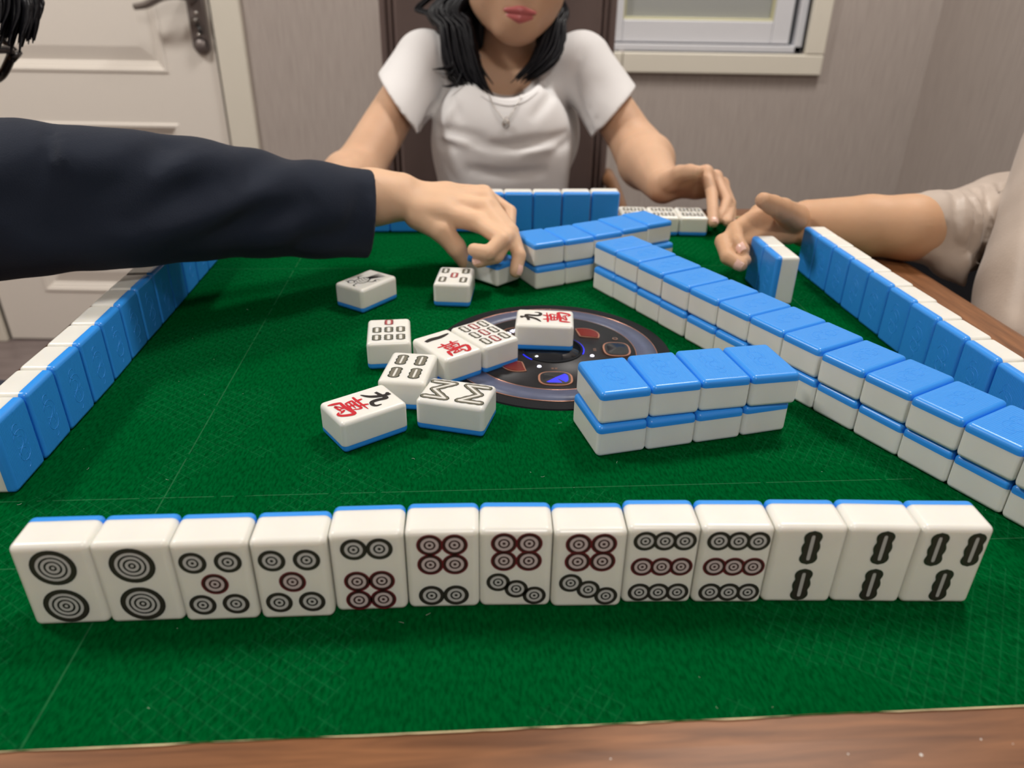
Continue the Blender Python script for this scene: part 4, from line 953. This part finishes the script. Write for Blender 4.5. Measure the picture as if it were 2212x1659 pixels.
    for px in ([(-0.1421, 1.1394, 0.0461), (-0.0966, 1.1229, 0.0471), (-0.0489, 1.1015, 0.0389)], [(0.1020, 1.1412, 0.0495), (0.0571, 1.1139, 0.0408), (0.0171, 1.0995, 0.0352)], [(-0.1507, 1.1946, 0.1068), (-0.1457, 1.1581, 0.0599)], [(0.1104, 1.2303, 0.1522), (0.1047, 1.1600, 0.0634)], [(-0.0784, 1.1610, 0.0864), (-0.1050, 1.1448, 0.0561)]):
        G.crease(px, .007, -.0040)
    for px in ([(-0.1506, 1.1502, 0.0663), (-0.1653, 1.1652, 0.0941), (-0.1700, 1.1903, 0.1198)], [(-0.1461, 1.1573, 0.0795), (-0.1548, 1.1839, 0.1080), (-0.1533, 1.2109, 0.1372)], [(0.1120, 1.1448, 0.0562), (0.1250, 1.1610, 0.0863), (0.1291, 1.1861, 0.1120)], [(0.1049, 1.1560, 0.0770), (0.1155, 1.1827, 0.1058), (0.1126, 1.2097, 0.1349)], [(-0.1036, 1.1875, 0.1147), (-0.1191, 1.1607, 0.0858), (-0.1355, 1.1462, 0.0587)], [(-0.1306, 1.2318, 0.1550), (-0.1256, 1.2078, 0.1315)]):
        G.crease(px, .0050, .0024)
    G.ell((-0.0162, 1.1871, 0.1351), (.050, .075, .042), .006, sub=True)
    G.cone(nb+A3(0, .012, -.03), nb+A3(0, .0, .06), .047, .055, .006, sub=True)
    G.cut((0, 0, -.268), (0, 0, -1))
    shirt = ob('t_shirt', G.mesh('t_shirt', M['white_jersey'], off), root); bpy.context.view_layer.update()
    bv = BVHTree.FromPolygons([v.co+Vector(off) for v in shirt.data.vertices], [p.vertices[:] for p in shirt.data.polygons])
    def onshirt(p, lift=.0022):
        p = Vector(p); h_ = bv.ray_cast(Vector((p.x, .9, p.z)), Vector((0, 1, 0)))[0]; return Vector((p.x, (h_.y if h_ is not None else p.y)-lift, p.z))
    # neckline band, stitched hem line and necklace follow the cloth
    V, Fc = [], []; tube(V, Fc, [onshirt(p, .0004)-Vector(off) for p in catmull([(-0.0516, 1.1708, 0.1047), (-0.0366, 1.1671, 0.0978), (-0.0121, 1.1647, 0.0933), (0.0096, 1.1668, 0.0972), (0.0297, 1.1730, 0.1089)], 6)], .0011, 6); ob('neck_seam', mesh('neck_seam', V, Fc, M['white_jersey']), root)
    neck = thing('necklace', 'thin silver necklace with a small pendant on the white t-shirt', 'necklace', tuple(onshirt((-0.0144, 1.1525, 0.0706))))
    no = Vector(neck.location); V, Fc = [], []
    ch = [onshirt(p) for p in catmull([(-0.0394, 1.1709, 0.1049), (-0.0296, 1.1620, 0.0883), (-0.0145, 1.1557, 0.0765), (-0.0025, 1.1629, 0.0899), (0.0094, 1.1726, 0.1080)], 8)]
    q = 0
    for i in range(len(ch)-1): tube(V, Fc, [ch[i]-no, ch[i].lerp(ch[i+1], .92)-no], .0008, 6)
    ob('chain', mesh('chain', V, Fc, M['silver']), neck)
    V, Fc = [], []; tube(V, Fc, [Vector((.0042*math.sin(2*math.pi*i/14), -.001, .0055*math.cos(2*math.pi*i/14))) for i in range(15)], .0013, 6); tube(V, Fc, [Vector((0, -.001, .0055)), Vector((0, -.001, .011))], .0009, 6); tube(V, Fc, [Vector((-.002, -.0015, -.002)), Vector((.002, -.0015, .003))], .0016, 6); ob('pendant', mesh('pendant', V, Fc, M['silver']), neck)
    ear = thing('earring', 'tiny silver hoop earring beside the dark hair', 'earring', (-0.0572, 1.1957, 0.1513)); V, Fc = [], []
    tube(V, Fc, [Vector((.0035*math.sin(2*math.pi*i/14), 0, .0045*math.cos(2*math.pi*i/14))) for i in range(15)], .0007, 6); ob('hoop', mesh('hoop', V, Fc, M['silver']), ear)
    # hair
    Hf = Field(axis(-.13, .13, .0055), axis(1.10, 1.38, .0055), axis(.12, .42, .0055))
    Hf.ell(PH(0, -.022, .052), (.085, .102, .092), .02, M3); Hf.ell(PH(0, -.05, -.04), (.080, .055, .13), .03, M3)
    Hf.ell(PH(0, .085, -.01), (.062, .060, .098), .012, M3, sub=True); Hf.ell(PH(0, .03, -.10), (.055, .06, .06), .012, M3, sub=True)
    Hf.cut((0, 0, .135), (0, 0, -1)); hair = ob('hair', Hf.mesh('hair', M['hair'], off), root)
    top = lambda q_: [tuple(PH(q_*.010, .015, .150)), tuple(PH(q_*.072, .035, .075))]
    L1 = [*top(-1), (-0.1172, 1.2456, 0.2231), (-0.1141, 1.2152, 0.1875), (-0.1081, 1.1960, 0.1517), (-0.0960, 1.1817, 0.1250), (-0.0789, 1.1754, 0.1133)]; L2 = [*top(-1), (-0.0744, 1.2178, 0.2243), (-0.0644, 1.1989, 0.1890), (-0.0544, 1.1801, 0.1538), (-0.0446, 1.1659, 0.1274), (-0.0295, 1.1541, 0.1052)]
    L1b = [*top(-1), (-0.1188, 1.2624, 0.2228), (-0.1162, 1.2372, 0.1864), (-0.1117, 1.2155, 0.1564), (-0.1044, 1.2026, 0.1323), (-0.0900, 1.1902, 0.1198)]; L2b = [*top(-1), (-0.0748, 1.2459, 0.2237), (-0.0673, 1.2266, 0.1876), (-0.0598, 1.2072, 0.1516), (-0.0558, 1.1922, 0.1340), (-0.0484, 1.1772, 0.1167)]
    R1 = [*top(1), (0.0479, 1.2356, 0.2257), (0.0415, 1.2140, 0.1959), (0.0299, 1.1980, 0.1660), (0.0154, 1.1797, 0.1425), (-0.0031, 1.1641, 0.1239)]; R2 = [*top(1), (0.0612, 1.2581, 0.2254), (0.0666, 1.2403, 0.1920), (0.0662, 1.2185, 0.1620), (0.0532, 1.2033, 0.1441), (0.0226, 1.1816, 0.1249)]
    R1b = [*top(1), (0.0490, 1.2637, 0.2252), (0.0480, 1.2418, 0.1948), (0.0443, 1.2287, 0.1704), (0.0361, 1.2134, 0.1525), (0.0158, 1.1981, 0.1345)]
    cv = locks((L1, L2), 46, True, .0052, 1) + locks((L1b, L2b), 34, True, .0062, 2) + locks((R1, R2), 44, True, .0052, 3) + locks((R1b, R2), 30, True, .0060, 4)
    cv += locks(([*top(-1), (-0.1402, 1.2679, 0.2224), (-0.1343, 1.2508, 0.2012), (-0.1245, 1.2378, 0.1875), (-0.1141, 1.2252, 0.1746)], [*top(-1), (-0.1318, 1.2679, 0.2225), (-0.1240, 1.2525, 0.2044), (-0.1163, 1.2389, 0.1894), (-0.1099, 1.2237, 0.1716)]), 7, True, .0026, 5, jit=.002)
    cv += [([(-0.0962, 1.1938, 0.1583), (-0.0921, 1.1789, 0.1410), (-0.1021, 1.1766, 0.1367), (-0.1229, 1.1755, 0.1346)], .0035, .5), ([(-0.0892, 1.1875, 0.1465), (-0.0920, 1.1757, 0.1351), (-0.0999, 1.1725, 0.1290), (-0.1188, 1.1739, 0.1317)], .0022, .5), ([(-0.0785, 1.1758, 0.1352), (-0.0848, 1.1648, 0.1188), (-0.0968, 1.1621, 0.1139), (-0.1082, 1.1620, 0.1137)], .0028, .5)]
    strands('hair_locks', cv, M['hair'], root, off)
    # legs under the table
    hp = (A3(-.10, 1.22, -.19), A3(.06, 1.22, -.19)); kn = (A3(-.11, .86, -.205), A3(.08, .86, -.205)); ft = (A3(-.11, .91, -TZ+.09), A3(.08, .91, -TZ+.09))
    clothing_legs('trousers', M['denim'], root, off, hp, kn, ft, A3(-.02, 1.22, -.175), (.15, .11, .095))
    for f in ft: shoe(root, off, f, (0, -1, 0), M['shoe'])
build_woman()

# ------------------------------------------------------------------ the player on the left: navy sleeve, hand on a tile, head at the picture's edge
def build_left():
    base = (-.78, .56, -TZ); root = thing('person', 'person in a dark navy jacket reaching in from the left to grip a tile', 'person', base); off = A3(*base)
    make_chair((-.80, .56), 90, 'brown upholstered high back armchair under the person in navy')
    wr = A3(*(-0.1080, 0.6980, 0.0692)); cuff = A3(*(-0.1303, 0.6692, 0.0619)); cw = A3(*(-0.1338, 0.6929, 0.0701))
    el = A3(*(-0.3470, 0.5312, 0.1071)); sh = A3(-.70, .50, .10)
    f = [[(-0.0346, 0.6762, 0.0539), (-0.0107, 0.6474, 0.0466), (-0.0222, 0.6361, 0.0383), (-0.0357, 0.6449, 0.0377)],
         [(-0.0285, 0.6942, 0.0620), (-0.0063, 0.6583, 0.0459), (-0.0158, 0.6425, 0.0333), (-0.0317, 0.6460, 0.0271)],
         [(-0.0275, 0.7132, 0.0658), (-0.0031, 0.6695, 0.0477), (0.0044, 0.6496, 0.0317), (0.0017, 0.6410, 0.0198)],
         [(-0.0304, 0.7309, 0.0670), (-0.0044, 0.7107, 0.0548), (-0.0045, 0.6871, 0.0424), (-0.0080, 0.6726, 0.0322)]]
    th = [(-0.0886, 0.6861, 0.0575), (-0.0665, 0.6743, 0.0461), (-0.0539, 0.6720, 0.0312), (-0.0459, 0.6781, 0.0150)]
    hc = A3(*(-0.5895, 0.7386, 0.2296)); M3 = frame3((1, -.20, -.80), (.8, .0, 1)); hs = 1.0
    xs = axis(-.96, .03, .009, ((-.13, .03, .0021), (-.50, -.13, .005))); ys = axis(.24, .90, .009, ((.615, .76, .0022), (.50, .80, .006))); zs = axis(-.36, .46, .009, ((0, .105, .0021), (.12, .40, .0055)))
    F = Field(xs, ys, zs)
    F.cone(wr, cw, .0205, .0235, .012); F.cone(cw, el, .0235, .034, .01); F.cone(el, sh, .036, .05, .02)
    F.cone(wr+A3(0, .010, 0), cw+A3(0, .008, 0), .019, .022, .012)
    hand(F, wr, None, f, th, .98)
    tor = A3(-.78, .56, -.10); F.ell(tor+A3(.01, 0, .08), (.09, .15, .16), .03); F.ell(tor+A3(0, 0, -.14), (.09, .13, .12), .03)
    sh2 = A3(-.70, .70, .08) if False else A3(-.74, .40, .06); el2 = A3(-.66, .35, -.16); wr2 = A3(-.52, .42, -.19)
    sh = sh; F.cone(A3(-.70, .56, .16), A3(-.72, .70, .10), .05, .05, .03); F.cone(A3(-.70, .56, .16), sh2, .05, .05, .03)
    F.cone(sh2, el2, .048, .04, .02); F.cone(el2, wr2, .038, .024, .02); spare_hand(F, wr2, (1, .25, 0), (0, 0, 1), 1.0, 1)
    PH = head(F, hc, M3, hs); F.cone(A3(-.69, .565, .16), PH(0, -.03, -.06), .055, .05, .03)
    F.cut((0, 0, -.272), (0, 0, -1))
    ob('body', F.mesh('body', M['skin_fair'], off), root)
    ob('lips', lips_mesh(PH, hs, .0014).mesh('lips', M['lips'], off), root)
    for q in (-1, 1):
        e = Field(*[np.arange(PH(q*.031, .078, .018)[k]-.02, PH(q*.031, .078, .018)[k]+.02, .0018) for k in range(3)]); e.ell(PH(q*.031, .0765, .018), (.0115, .0105, .0085), .001, M3); ob('eye', e.mesh('eye', M['eye'], off), root)
        e = Field(*[np.arange(PH(q*.031, .082, .018)[k]-.02, PH(q*.031, .082, .018)[k]+.02, .0015) for k in range(3)]); e.ell(PH(q*.031, .0845, .018), (.0052, .004, .0052), .001, M3); ob('iris', e.mesh('iris', M['iris'], off), root)
    nails('nail', [(f[2][2], f[2][3], (.8, -.2, .3)), (f[1][2], f[1][3], (-.1, -.6, .7))], M['nail'], root, off)
    # jacket: sleeve from the picture, torso behind the frame
    G = Field(axis(-1.0, -.10, .0075, ((-.46, -.16, .0040), (-.16, -.10, .0022))), axis(.26, .86, .0085, ((.44, .61, .0044), (.61, .73, .0026))), axis(-.36, .26, .0085, ((-.02, .01, .0040), (.01, .125, .0026), (.125, .19, .004))))
    d = (cuff-el)/np.linalg.norm(cuff-el)
    mids = [(60, 428, .615, .0640), (200, 431, .622, .0575), (300, 431, .630, .0560), (420, 432, .640, .0515), (560, 441, .652, .0455), (680, 454, .664, .0415), (800, 463, .678, .0395)]
    pts = [A3(*(-0.3470, 0.5312, 0.1071)), A3(*(-0.3092, 0.5463, 0.1035)), A3(*(-0.2834, 0.5624, 0.0998)), A3(*(-0.2517, 0.5865, 0.0938)), A3(*(-0.2110, 0.6151, 0.0837)), A3(*(-0.1723, 0.6398, 0.0726)), A3(*(-0.1183, 0.6715, 0.0598))]
    G.chain(pts, [.0530, .0490, .0478, .0454, .0418, .0392, .0386], .010)
    G.cone(pts[0], A3(-.70, .50, .09), .0545, .078, .004)
    G.ell(tor+A3(.01, 0, .08), (.115, .18, .18), .04); G.ell(tor+A3(0, 0, -.14), (.12, .17, .12), .04)
    G.cone(A3(-.70, .56, .15), A3(-.71, .70, .09), .07, .07, .03); G.cone(A3(-.70, .56, .15), sh2, .07, .07, .03); G.cone(sh2, el2, .068, .055, .03); G.cone(el2, wr2-(wr2-el2)*.1, .055, .045, .02)
    for px, wd, am in (([(-0.3183, 0.5324, 0.1561), (-0.3057, 0.5025, 0.1455), (-0.2980, 0.4797, 0.1300)], .0032, .0090), ([(-0.2594, 0.5595, 0.1335), (-0.2568, 0.5022, 0.1268), (-0.2814, 0.4713, 0.1235), (-0.3224, 0.4655, 0.1214)], .012, .0150), ([(-0.2119, 0.5473, 0.1203), (-0.2390, 0.5272, 0.1115), (-0.2610, 0.4827, 0.1088), (-0.3102, 0.4656, 0.1038)], .013, .0150),
                       ([(-0.1774, 0.6051, 0.0872), (-0.1971, 0.5702, 0.0853), (-0.2182, 0.5443, 0.0764)], .010, .0085), ([(-0.3106, 0.4782, 0.1272), (-0.2861, 0.4882, 0.1281)], .010, .005), ([(-0.1311, 0.6378, 0.0834), (-0.1454, 0.6217, 0.0637), (-0.1707, 0.5957, 0.0593)], .009, .0065), ([(-0.1898, 0.6357, 0.1138), (-0.2137, 0.5678, 0.1104)], .012, .006)):
        G.crease(px, wd, am)
    for px, wd, am in (([(-0.3145, 0.5326, 0.1564), (-0.3002, 0.4986, 0.1434), (-0.2941, 0.4797, 0.1300)], .006, -.003), ([(-0.2360, 0.5628, 0.1298), (-0.2456, 0.5105, 0.1235), (-0.2738, 0.4812, 0.1151)], .011, -.0065), ([(-0.1974, 0.5786, 0.1010), (-0.2229, 0.5278, 0.0934), (-0.2478, 0.4799, 0.0943)], .012, -.006), ([(-0.1770, 0.5945, 0.0673), (-0.2015, 0.5727, 0.0604)], .010, -.003)):
        G.crease(px, wd, am)
    cd = A3(*(-0.1229, 0.6775, 0.0563))-A3(*(-0.1596, 0.6571, 0.0690)); G.cut(A3(*(-0.1304, 0.6672, 0.0625)), A3(1, .30, -.16), (-.2, .5, -.05), (-.06, .8, .2))
    G.cone(A3(*(-0.1358, 0.6656, 0.0637)), A3(*(-0.1146, 0.6741, 0.0583)), .0318, .0318, .002, sub=True)
    G.cut((0, 0, -.268), (0, 0, -1))
    ob('jacket', G.mesh('jacket', M['navy'], off), root)
    # short black hair
    lo = PH(0, 0, .05)-.16; hi = PH(0, 0, .05)+.16
    Hf = Field(*[np.arange(lo[k], hi[k], .006) for k in range(3)]); Hf.ell(PH(0, -.026, .056), (.084, .100, .088), .02, M3); Hf.ell(PH(0, -.06, -.01), (.070, .045, .08), .03, M3); Hf.ell(PH(0, .095, -.03), (.075, .062, .085), .01, M3, sub=True)
    ob('hair', Hf.mesh('hair', M['hair'], off), root)
    q = random.Random(11); cv = []
    for i in range(150):
        x = q.uniform(-.078, .078); y0 = q.uniform(-.02, .05); ln = q.uniform(.0, .02)
        cv.append(([tuple(PH(x*.7, y0, .140)), tuple(PH(x*.95, .062+q.uniform(-.01, .012)-abs(x)*.35, .115)), tuple(PH(x*1.02+q.uniform(-.006, .006), .094+q.uniform(-.008, .010)-abs(x)*.55, .072)), tuple(PH(x*1.03+q.uniform(-.010, .010), .098+q.uniform(-.004, .012)-abs(x)*.6, .046-ln))], q.uniform(.0018, .0038), .6))
    for i in range(70):
        s_ = q.choice((-1, 1)); y = q.uniform(-.09, .045); cv.append(([tuple(PH(s_*.05, y*.8, .125)), tuple(PH(s_*.080, y, .07)), tuple(PH(s_*.086, y+.004, .02+q.uniform(-.02, .02)))], q.uniform(.0025, .0045), .6))
    for (a, b_, c_) in (((-0.4756, 0.7586, 0.2565), (-0.4445, 0.7303, 0.2354), (-0.4424, 0.7059, 0.2004)), ((-0.4639, 0.7530, 0.2565), (-0.4359, 0.7281, 0.2355), (-0.4342, 0.7015, 0.1965)), ((-0.4558, 0.7530, 0.2566), (-0.4290, 0.7259, 0.2356), (-0.4257, 0.6987, 0.1953)), ((-0.4517, 0.7531, 0.2567), (-0.4236, 0.7248, 0.2357), (-0.4204, 0.6998, 0.1996)), ((-0.4517, 0.7531, 0.2567), (-0.4196, 0.7249, 0.2358), (-0.4166, 0.7040, 0.2074)), ((-0.4627, 0.7645, 0.2567), (-0.4318, 0.7361, 0.2355), (-0.4299, 0.7134, 0.2038)), ((-0.4751, 0.7644, 0.2566), (-0.4439, 0.7360, 0.2353), (-0.4418, 0.7095, 0.1966)), ((-0.4675, 0.7759, 0.2569), (-0.4309, 0.7464, 0.2336), (-0.4274, 0.7321, 0.2176))):
        for i in range(9):
            j = Vector((q.gauss(0, .003), q.gauss(0, .006), q.gauss(0, .003))); cv.append(([tuple(Vector(a)+j*.5), tuple(Vector(b_)+j), tuple((Vector(b_)+Vector(c_))*.5+j+Vector((.003, 0, 0))), tuple(Vector(c_)+j*1.3)], q.uniform(.0022, .0042), .6))
    strands('hair_locks', cv, M['hair'], root, off)
    # glasses worn on the nose
    g = thing('glasses', 'black framed glasses on the person at the left edge', 'glasses', tuple(PH(0, .108, .016))); go = Vector(g.location)
    for q_ in (-1, 1):
        lp = [Vector(PH(q_*.034+.029*math.copysign(abs(math.cos(t))**.55, math.cos(t)), .1095-.006*abs(q_*.034+.029*math.copysign(abs(math.cos(t))**.55, math.cos(t)))/.06, .014+.0185*math.copysign(abs(math.sin(t))**.55, math.sin(t)))) for t in [2*math.pi*k/40 for k in range(41)]]
        V, Fc = [], []; tube(V, Fc, [p-go for p in lp], .0038, 6, 1.0); ob('rim', mesh('rim', V, Fc, M['black_plastic']), g)
        cen = sum(lp[:-1], Vector())/40; V = [p-go for p in lp[:-1]] + [cen-go]; ob('lens', mesh('lens', V, [(i, (i+1) % 40, 40) for i in range(40)], M['lens']), g)
        V, Fc = [], []; tube(V, Fc, [Vector(p)-go for p in catmull([PH(q_*.062, .106, .026), PH(q_*.0735, .098, .025), PH(q_*.081, .05, .020), PH(q_*.084, -.005, .014), PH(q_*.083, -.025, -.004)], 6)], .0028, 6, .7); ob('temple', mesh('temple', V, Fc, M['black_plastic']), g)
        V, Fc = [], []; tube(V, Fc, [Vector(PH(q_*.058, .107, .024))-go, Vector(PH(q_*.0715, .1025, .027))-go], lambda t: .0050-.0012*t, 6, .8); ob('hinge', mesh('hinge', V, Fc, M['black_plastic']), g)
    V, Fc = [], []; tube(V, Fc, [Vector(p)-go for p in catmull([PH(-.008, .108, .020), PH(0, .111, .023), PH(.008, .108, .020)], 5)], .0024, 6); ob('bridge', mesh('bridge', V, Fc, M['black_plastic']), g)
    hp = (A3(-.78, .66, -.19), A3(-.78, .46, -.19)); kn = (A3(-.42, .68, -.205), A3(-.42, .44, -.205)); ft = (A3(-.46, .68, -TZ+.09), A3(-.46, .44, -TZ+.09))
    clothing_legs('trousers', M['denim'], root, off, hp, kn, ft, A3(-.78, .56, -.175), (.11, .15, .095))
    for q_ in ft: shoe(root, off, q_, (1, 0, 0), M['shoe'])
build_left()

# ------------------------------------------------------------------ the player on the right: bare forearm, beige blouse
def build_right():
    base = (.66, .70, -TZ); root = thing('person', 'person in a beige blouse with rolled sleeves reaching in from the right', 'person', base); off = A3(*base)
    make_chair((.750, .72), -90, 'brown upholstered high back armchair under the person in beige')
    wr = A3(*(0.2998, 0.7574, 0.0360)); cf = A3(*(0.3885, 0.7240, 0.0415)); el = A3(*(0.4686, 0.7713, 0.0259)); sh = A3(*(0.6402, 0.8580, 0.0289))
    f = [[(0.2415, 0.7355, 0.0502), (0.2087, 0.6985, 0.0447), (0.2060, 0.6733, 0.0400), (0.2090, 0.6641, 0.0355)],
         [(0.2448, 0.7314, 0.0426), (0.1953, 0.6851, 0.0365), (0.1949, 0.6599, 0.0297), (0.2050, 0.6510, 0.0258)],
         [(0.2491, 0.7271, 0.0346), (0.2028, 0.6815, 0.0297), (0.2057, 0.6637, 0.0263), (0.2105, 0.6588, 0.0276)],
         [(0.2542, 0.7237, 0.0282), (0.2196, 0.6969, 0.0204), (0.2201, 0.6848, 0.0190), (0.2245, 0.6840, 0.0175)]]
    th = [(0.2748, 0.7299, 0.0481), (0.2543, 0.7096, 0.0611), (0.2398, 0.6966, 0.0687), (0.2275, 0.6876, 0.0751)]
    xs = axis(.17, .84, .009, ((.17, .31, .0022), (.31, .46, .0045))); ys = axis(.40, .96, .009, ((.63, .755, .0022), (.755, .85, .0045))); zs = axis(-.36, .56, .009, ((.0, .09, .0022), (.27, .46, .007)))
    F = Field(xs, ys, zs)
    m = wr + (cf-wr)*.60
    F.cone(wr, m, .0225, .0296, .004); F.cone(m, cf, .0296, .0300, .004); F.cone(cf, el, .0300, .024, .01); F.cone(el, sh, .026, .034, .02)
    F.cone(wr+A3(.0, .0, -.004), m+A3(0, 0, -.001), .0215, .0290, .004)
    hand(F, wr, None, f, th, .98)
    tor = A3(.68, .70, -.08); F.ell(tor+A3(0, 0, .08), (.075, .13, .14), .03); F.ell(tor+A3(0, 0, -.13), (.08, .12, .12), .03)
    sh2 = A3(.70, .56, .08); el2 = A3(.62, .50, -.12); wr2 = A3(.47, .57, -.16)
    F.cone(A3(.69, .70, .15), sh2, .045, .045, .03); F.cone(A3(.69, .70, .15), sh, .045, .045, .03); F.cone(sh2, el2, .044, .036, .02); F.cone(el2, wr2, .036, .022, .02); spare_hand(F, wr2, (-1, .2, 0), (0, 0, 1), .95, -1)
    hc = A3(.655, .72, .34); M3 = frame3((-1, -.05, -.25), (0, 0, 1)); PH = head(F, hc, M3, .98); F.cone(A3(.69, .715, .15), PH(0, -.02, -.06), .048, .044, .03)
    F.cut((0, 0, -.272), (0, 0, -1))
    ob('body', F.mesh('body', M['skin'], off), root)
    ob('lips', lips_mesh(PH, .98, .0015).mesh('lips', M['lips'], off), root)
    for q in (-1, 1):
        e = Field(*[np.arange(PH(q*.031, .078, .018)[k]-.02, PH(q*.031, .078, .018)[k]+.02, .002) for k in range(3)]); e.ell(PH(q*.031, .0765, .018), (.0115, .0105, .0085), .001, M3); ob('eye', e.mesh('eye', M['eye'], off), root)
        e = Field(*[np.arange(PH(q*.031, .082, .018)[k]-.02, PH(q*.031, .082, .018)[k]+.02, .0015) for k in range(3)]); e.ell(PH(q*.031, .0845, .018), (.0052, .004, .0052), .001, M3); ob('iris', e.mesh('iris', M['iris'], off), root)
    nails('nail', [(f[0][2], f[0][3], (-.6, -.7, .3)), (f[1][2], f[1][3], (-.5, -.8, .0))], M['nail'], root, off)
    Hf = Field(*[np.arange(hc[k]-.19, hc[k]+.19, .008) for k in range(3)]); Hf.ell(PH(0, -.024, .054), (.086, .104, .094), .02, M3); Hf.ell(PH(0, -.06, -.05), (.080, .05, .12), .03, M3); Hf.ell(PH(0, .095, -.01), (.064, .062, .10), .01, M3, sub=True); ob('hair', Hf.mesh('hair', M['hair'], off), root)
    # blouse
    G = Field(axis(.34, .90, .0065, ((.36, .62, .0034),)), axis(.38, 1.0, .0070, ((.58, .92, .0042),)), axis(-.34, .24, .0070, ((-.09, .10, .0036),)))
    S2 = Field(*G.a); S2.cone((0.3770, 0.7220, 0.0419), (0.4188, 0.7360, 0.0385), .0312, .0360, .004); S2.cone((0.4188, 0.7360, 0.0385), el, .0360, .0430, .004); S2.cut(A3(*(0.3903, 0.7241, 0.0415)), A3(*(0.3885, 0.7240, 0.0415))-A3(*(0.4419, 0.7454, 0.0389))); S2.cone(el, (0.5362, 0.8226, 0.0264), .0430, .0475, .004); S2.cone((0.5362, 0.8226, 0.0264), sh, .0475, .056, .004)
    G.ell(tor+A3(.01, 0, .07), (.085, .15, .14), .04); G.ell(tor+A3(.0, -.01, -.13), (.115, .16, .14), .05)
    G.chain([(0.5864, 0.7644, 0.1083), (0.5438, 0.6883, 0.0510), (0.5112, 0.6361, 0.0066), (0.4942, 0.5970, -0.0348)], [.078, .084, .084, .084], .004)
    G.cone(A3(.69, .70, .15), sh2, .062, .062, .03); G.cone(A3(.69, .70, .15), sh, .062, .065, .03); G.cone(sh2, el2, .060, .052, .03)
    # loose flap of the rolled sleeve hanging below the arm
    S2.cone((0.3953, 0.7103, 0.0328), (0.4274, 0.7104, 0.0118), .011, .013, .010); S2.cone((0.4274, 0.7104, 0.0118), (0.4438, 0.7044, -0.0078), .014, .004, .006); S2.cone((0.4579, 0.7337, 0.0194), (0.4297, 0.7104, 0.0118), .020, .014, .012)
    G.merge(S2, .006)
    for px, wd, am in (([(0.4284, 0.7438, 0.0699), (0.4173, 0.7090, 0.0473), (0.4328, 0.7099, 0.0173)], .0045, .010), ([(0.4507, 0.7572, 0.0738), (0.4347, 0.7232, 0.0526), (0.4400, 0.7132, 0.0233)], .0042, .009), ([(0.4679, 0.7703, 0.0770), (0.4524, 0.7353, 0.0541), (0.4547, 0.7224, 0.0300)], .0042, .010), ([(0.4872, 0.7828, 0.0791), (0.4642, 0.7376, 0.0583), (0.4665, 0.7247, 0.0342), (0.4786, 0.7172, 0.0203)], .0045, .010),
                       ([(0.4030, 0.7382, 0.0594), (0.3926, 0.7116, 0.0416), (0.3947, 0.7128, 0.0227)], .0030, .0045), ([(0.4059, 0.7230, 0.0522), (0.4105, 0.7118, 0.0418), (0.4081, 0.7102, 0.0284)], .006, .007), ([(0.4358, 0.7137, 0.0137), (0.4543, 0.7219, 0.0184), (0.4805, 0.7247, 0.0131)], .005, .006), ([(0.5032, 0.7923, 0.0758), (0.4898, 0.7576, 0.0533)], .004, .008),
                       ([(0.4680, 0.6919, 0.1002), (0.4378, 0.6481, 0.0819), (0.4211, 0.6080, 0.0493), (0.4119, 0.5932, 0.0218)], .006, .006), ([(0.4166, 0.5911, 0.0390), (0.3978, 0.5802, 0.0185)], .006, .004)):
        G.crease(px, wd, am)
    for px, wd, am in (([(0.4365, 0.7460, 0.0740), (0.4205, 0.7062, 0.0527), (0.4343, 0.7062, 0.0209)], .0055, -.006), ([(0.4562, 0.7584, 0.0759), (0.4349, 0.7154, 0.0593), (0.4422, 0.7126, 0.0329)], .0050, -.006), ([(0.4744, 0.7712, 0.0787), (0.4525, 0.7276, 0.0608), (0.4539, 0.7127, 0.0330)], .0055, -.006), ([(0.4920, 0.7832, 0.0800), (0.4716, 0.7355, 0.0544)], .006, -.006), ([(0.4085, 0.7382, 0.0595), (0.4025, 0.7166, 0.0403), (0.4001, 0.7081, 0.0244)], .004, -.004)):
        G.crease(px, wd, am)
    G.cone(A3(.69, .715, .14), A3(.67, .72, .26), .055, .06, .005, sub=True)
    G.cut((0, 0, -.268), (0, 0, -1))
    ob('blouse', G.mesh('blouse', M['beige_linen'], off), root)
    hp = (A3(.70, .80, -.18), A3(.70, .64, -.18)); kn = (A3(.43, .84, -.200), A3(.43, .62, -.200)); ft = (A3(.40, .84, -TZ+.09), A3(.40, .62, -TZ+.09))
    clothing_legs('trousers', M['black_cloth'], root, off, hp, kn, ft, A3(.70, .70, -.175), (.10, .14, .095))
    for q_ in ft: shoe(root, off, q_, (-1, 0, 0), M['shoe'])
build_right()

# everything was placed from the felt; set it on the floor's height
for o in list(SC.objects):
    if o.parent is None and o.type != 'CAMERA': o.location.z += TZ
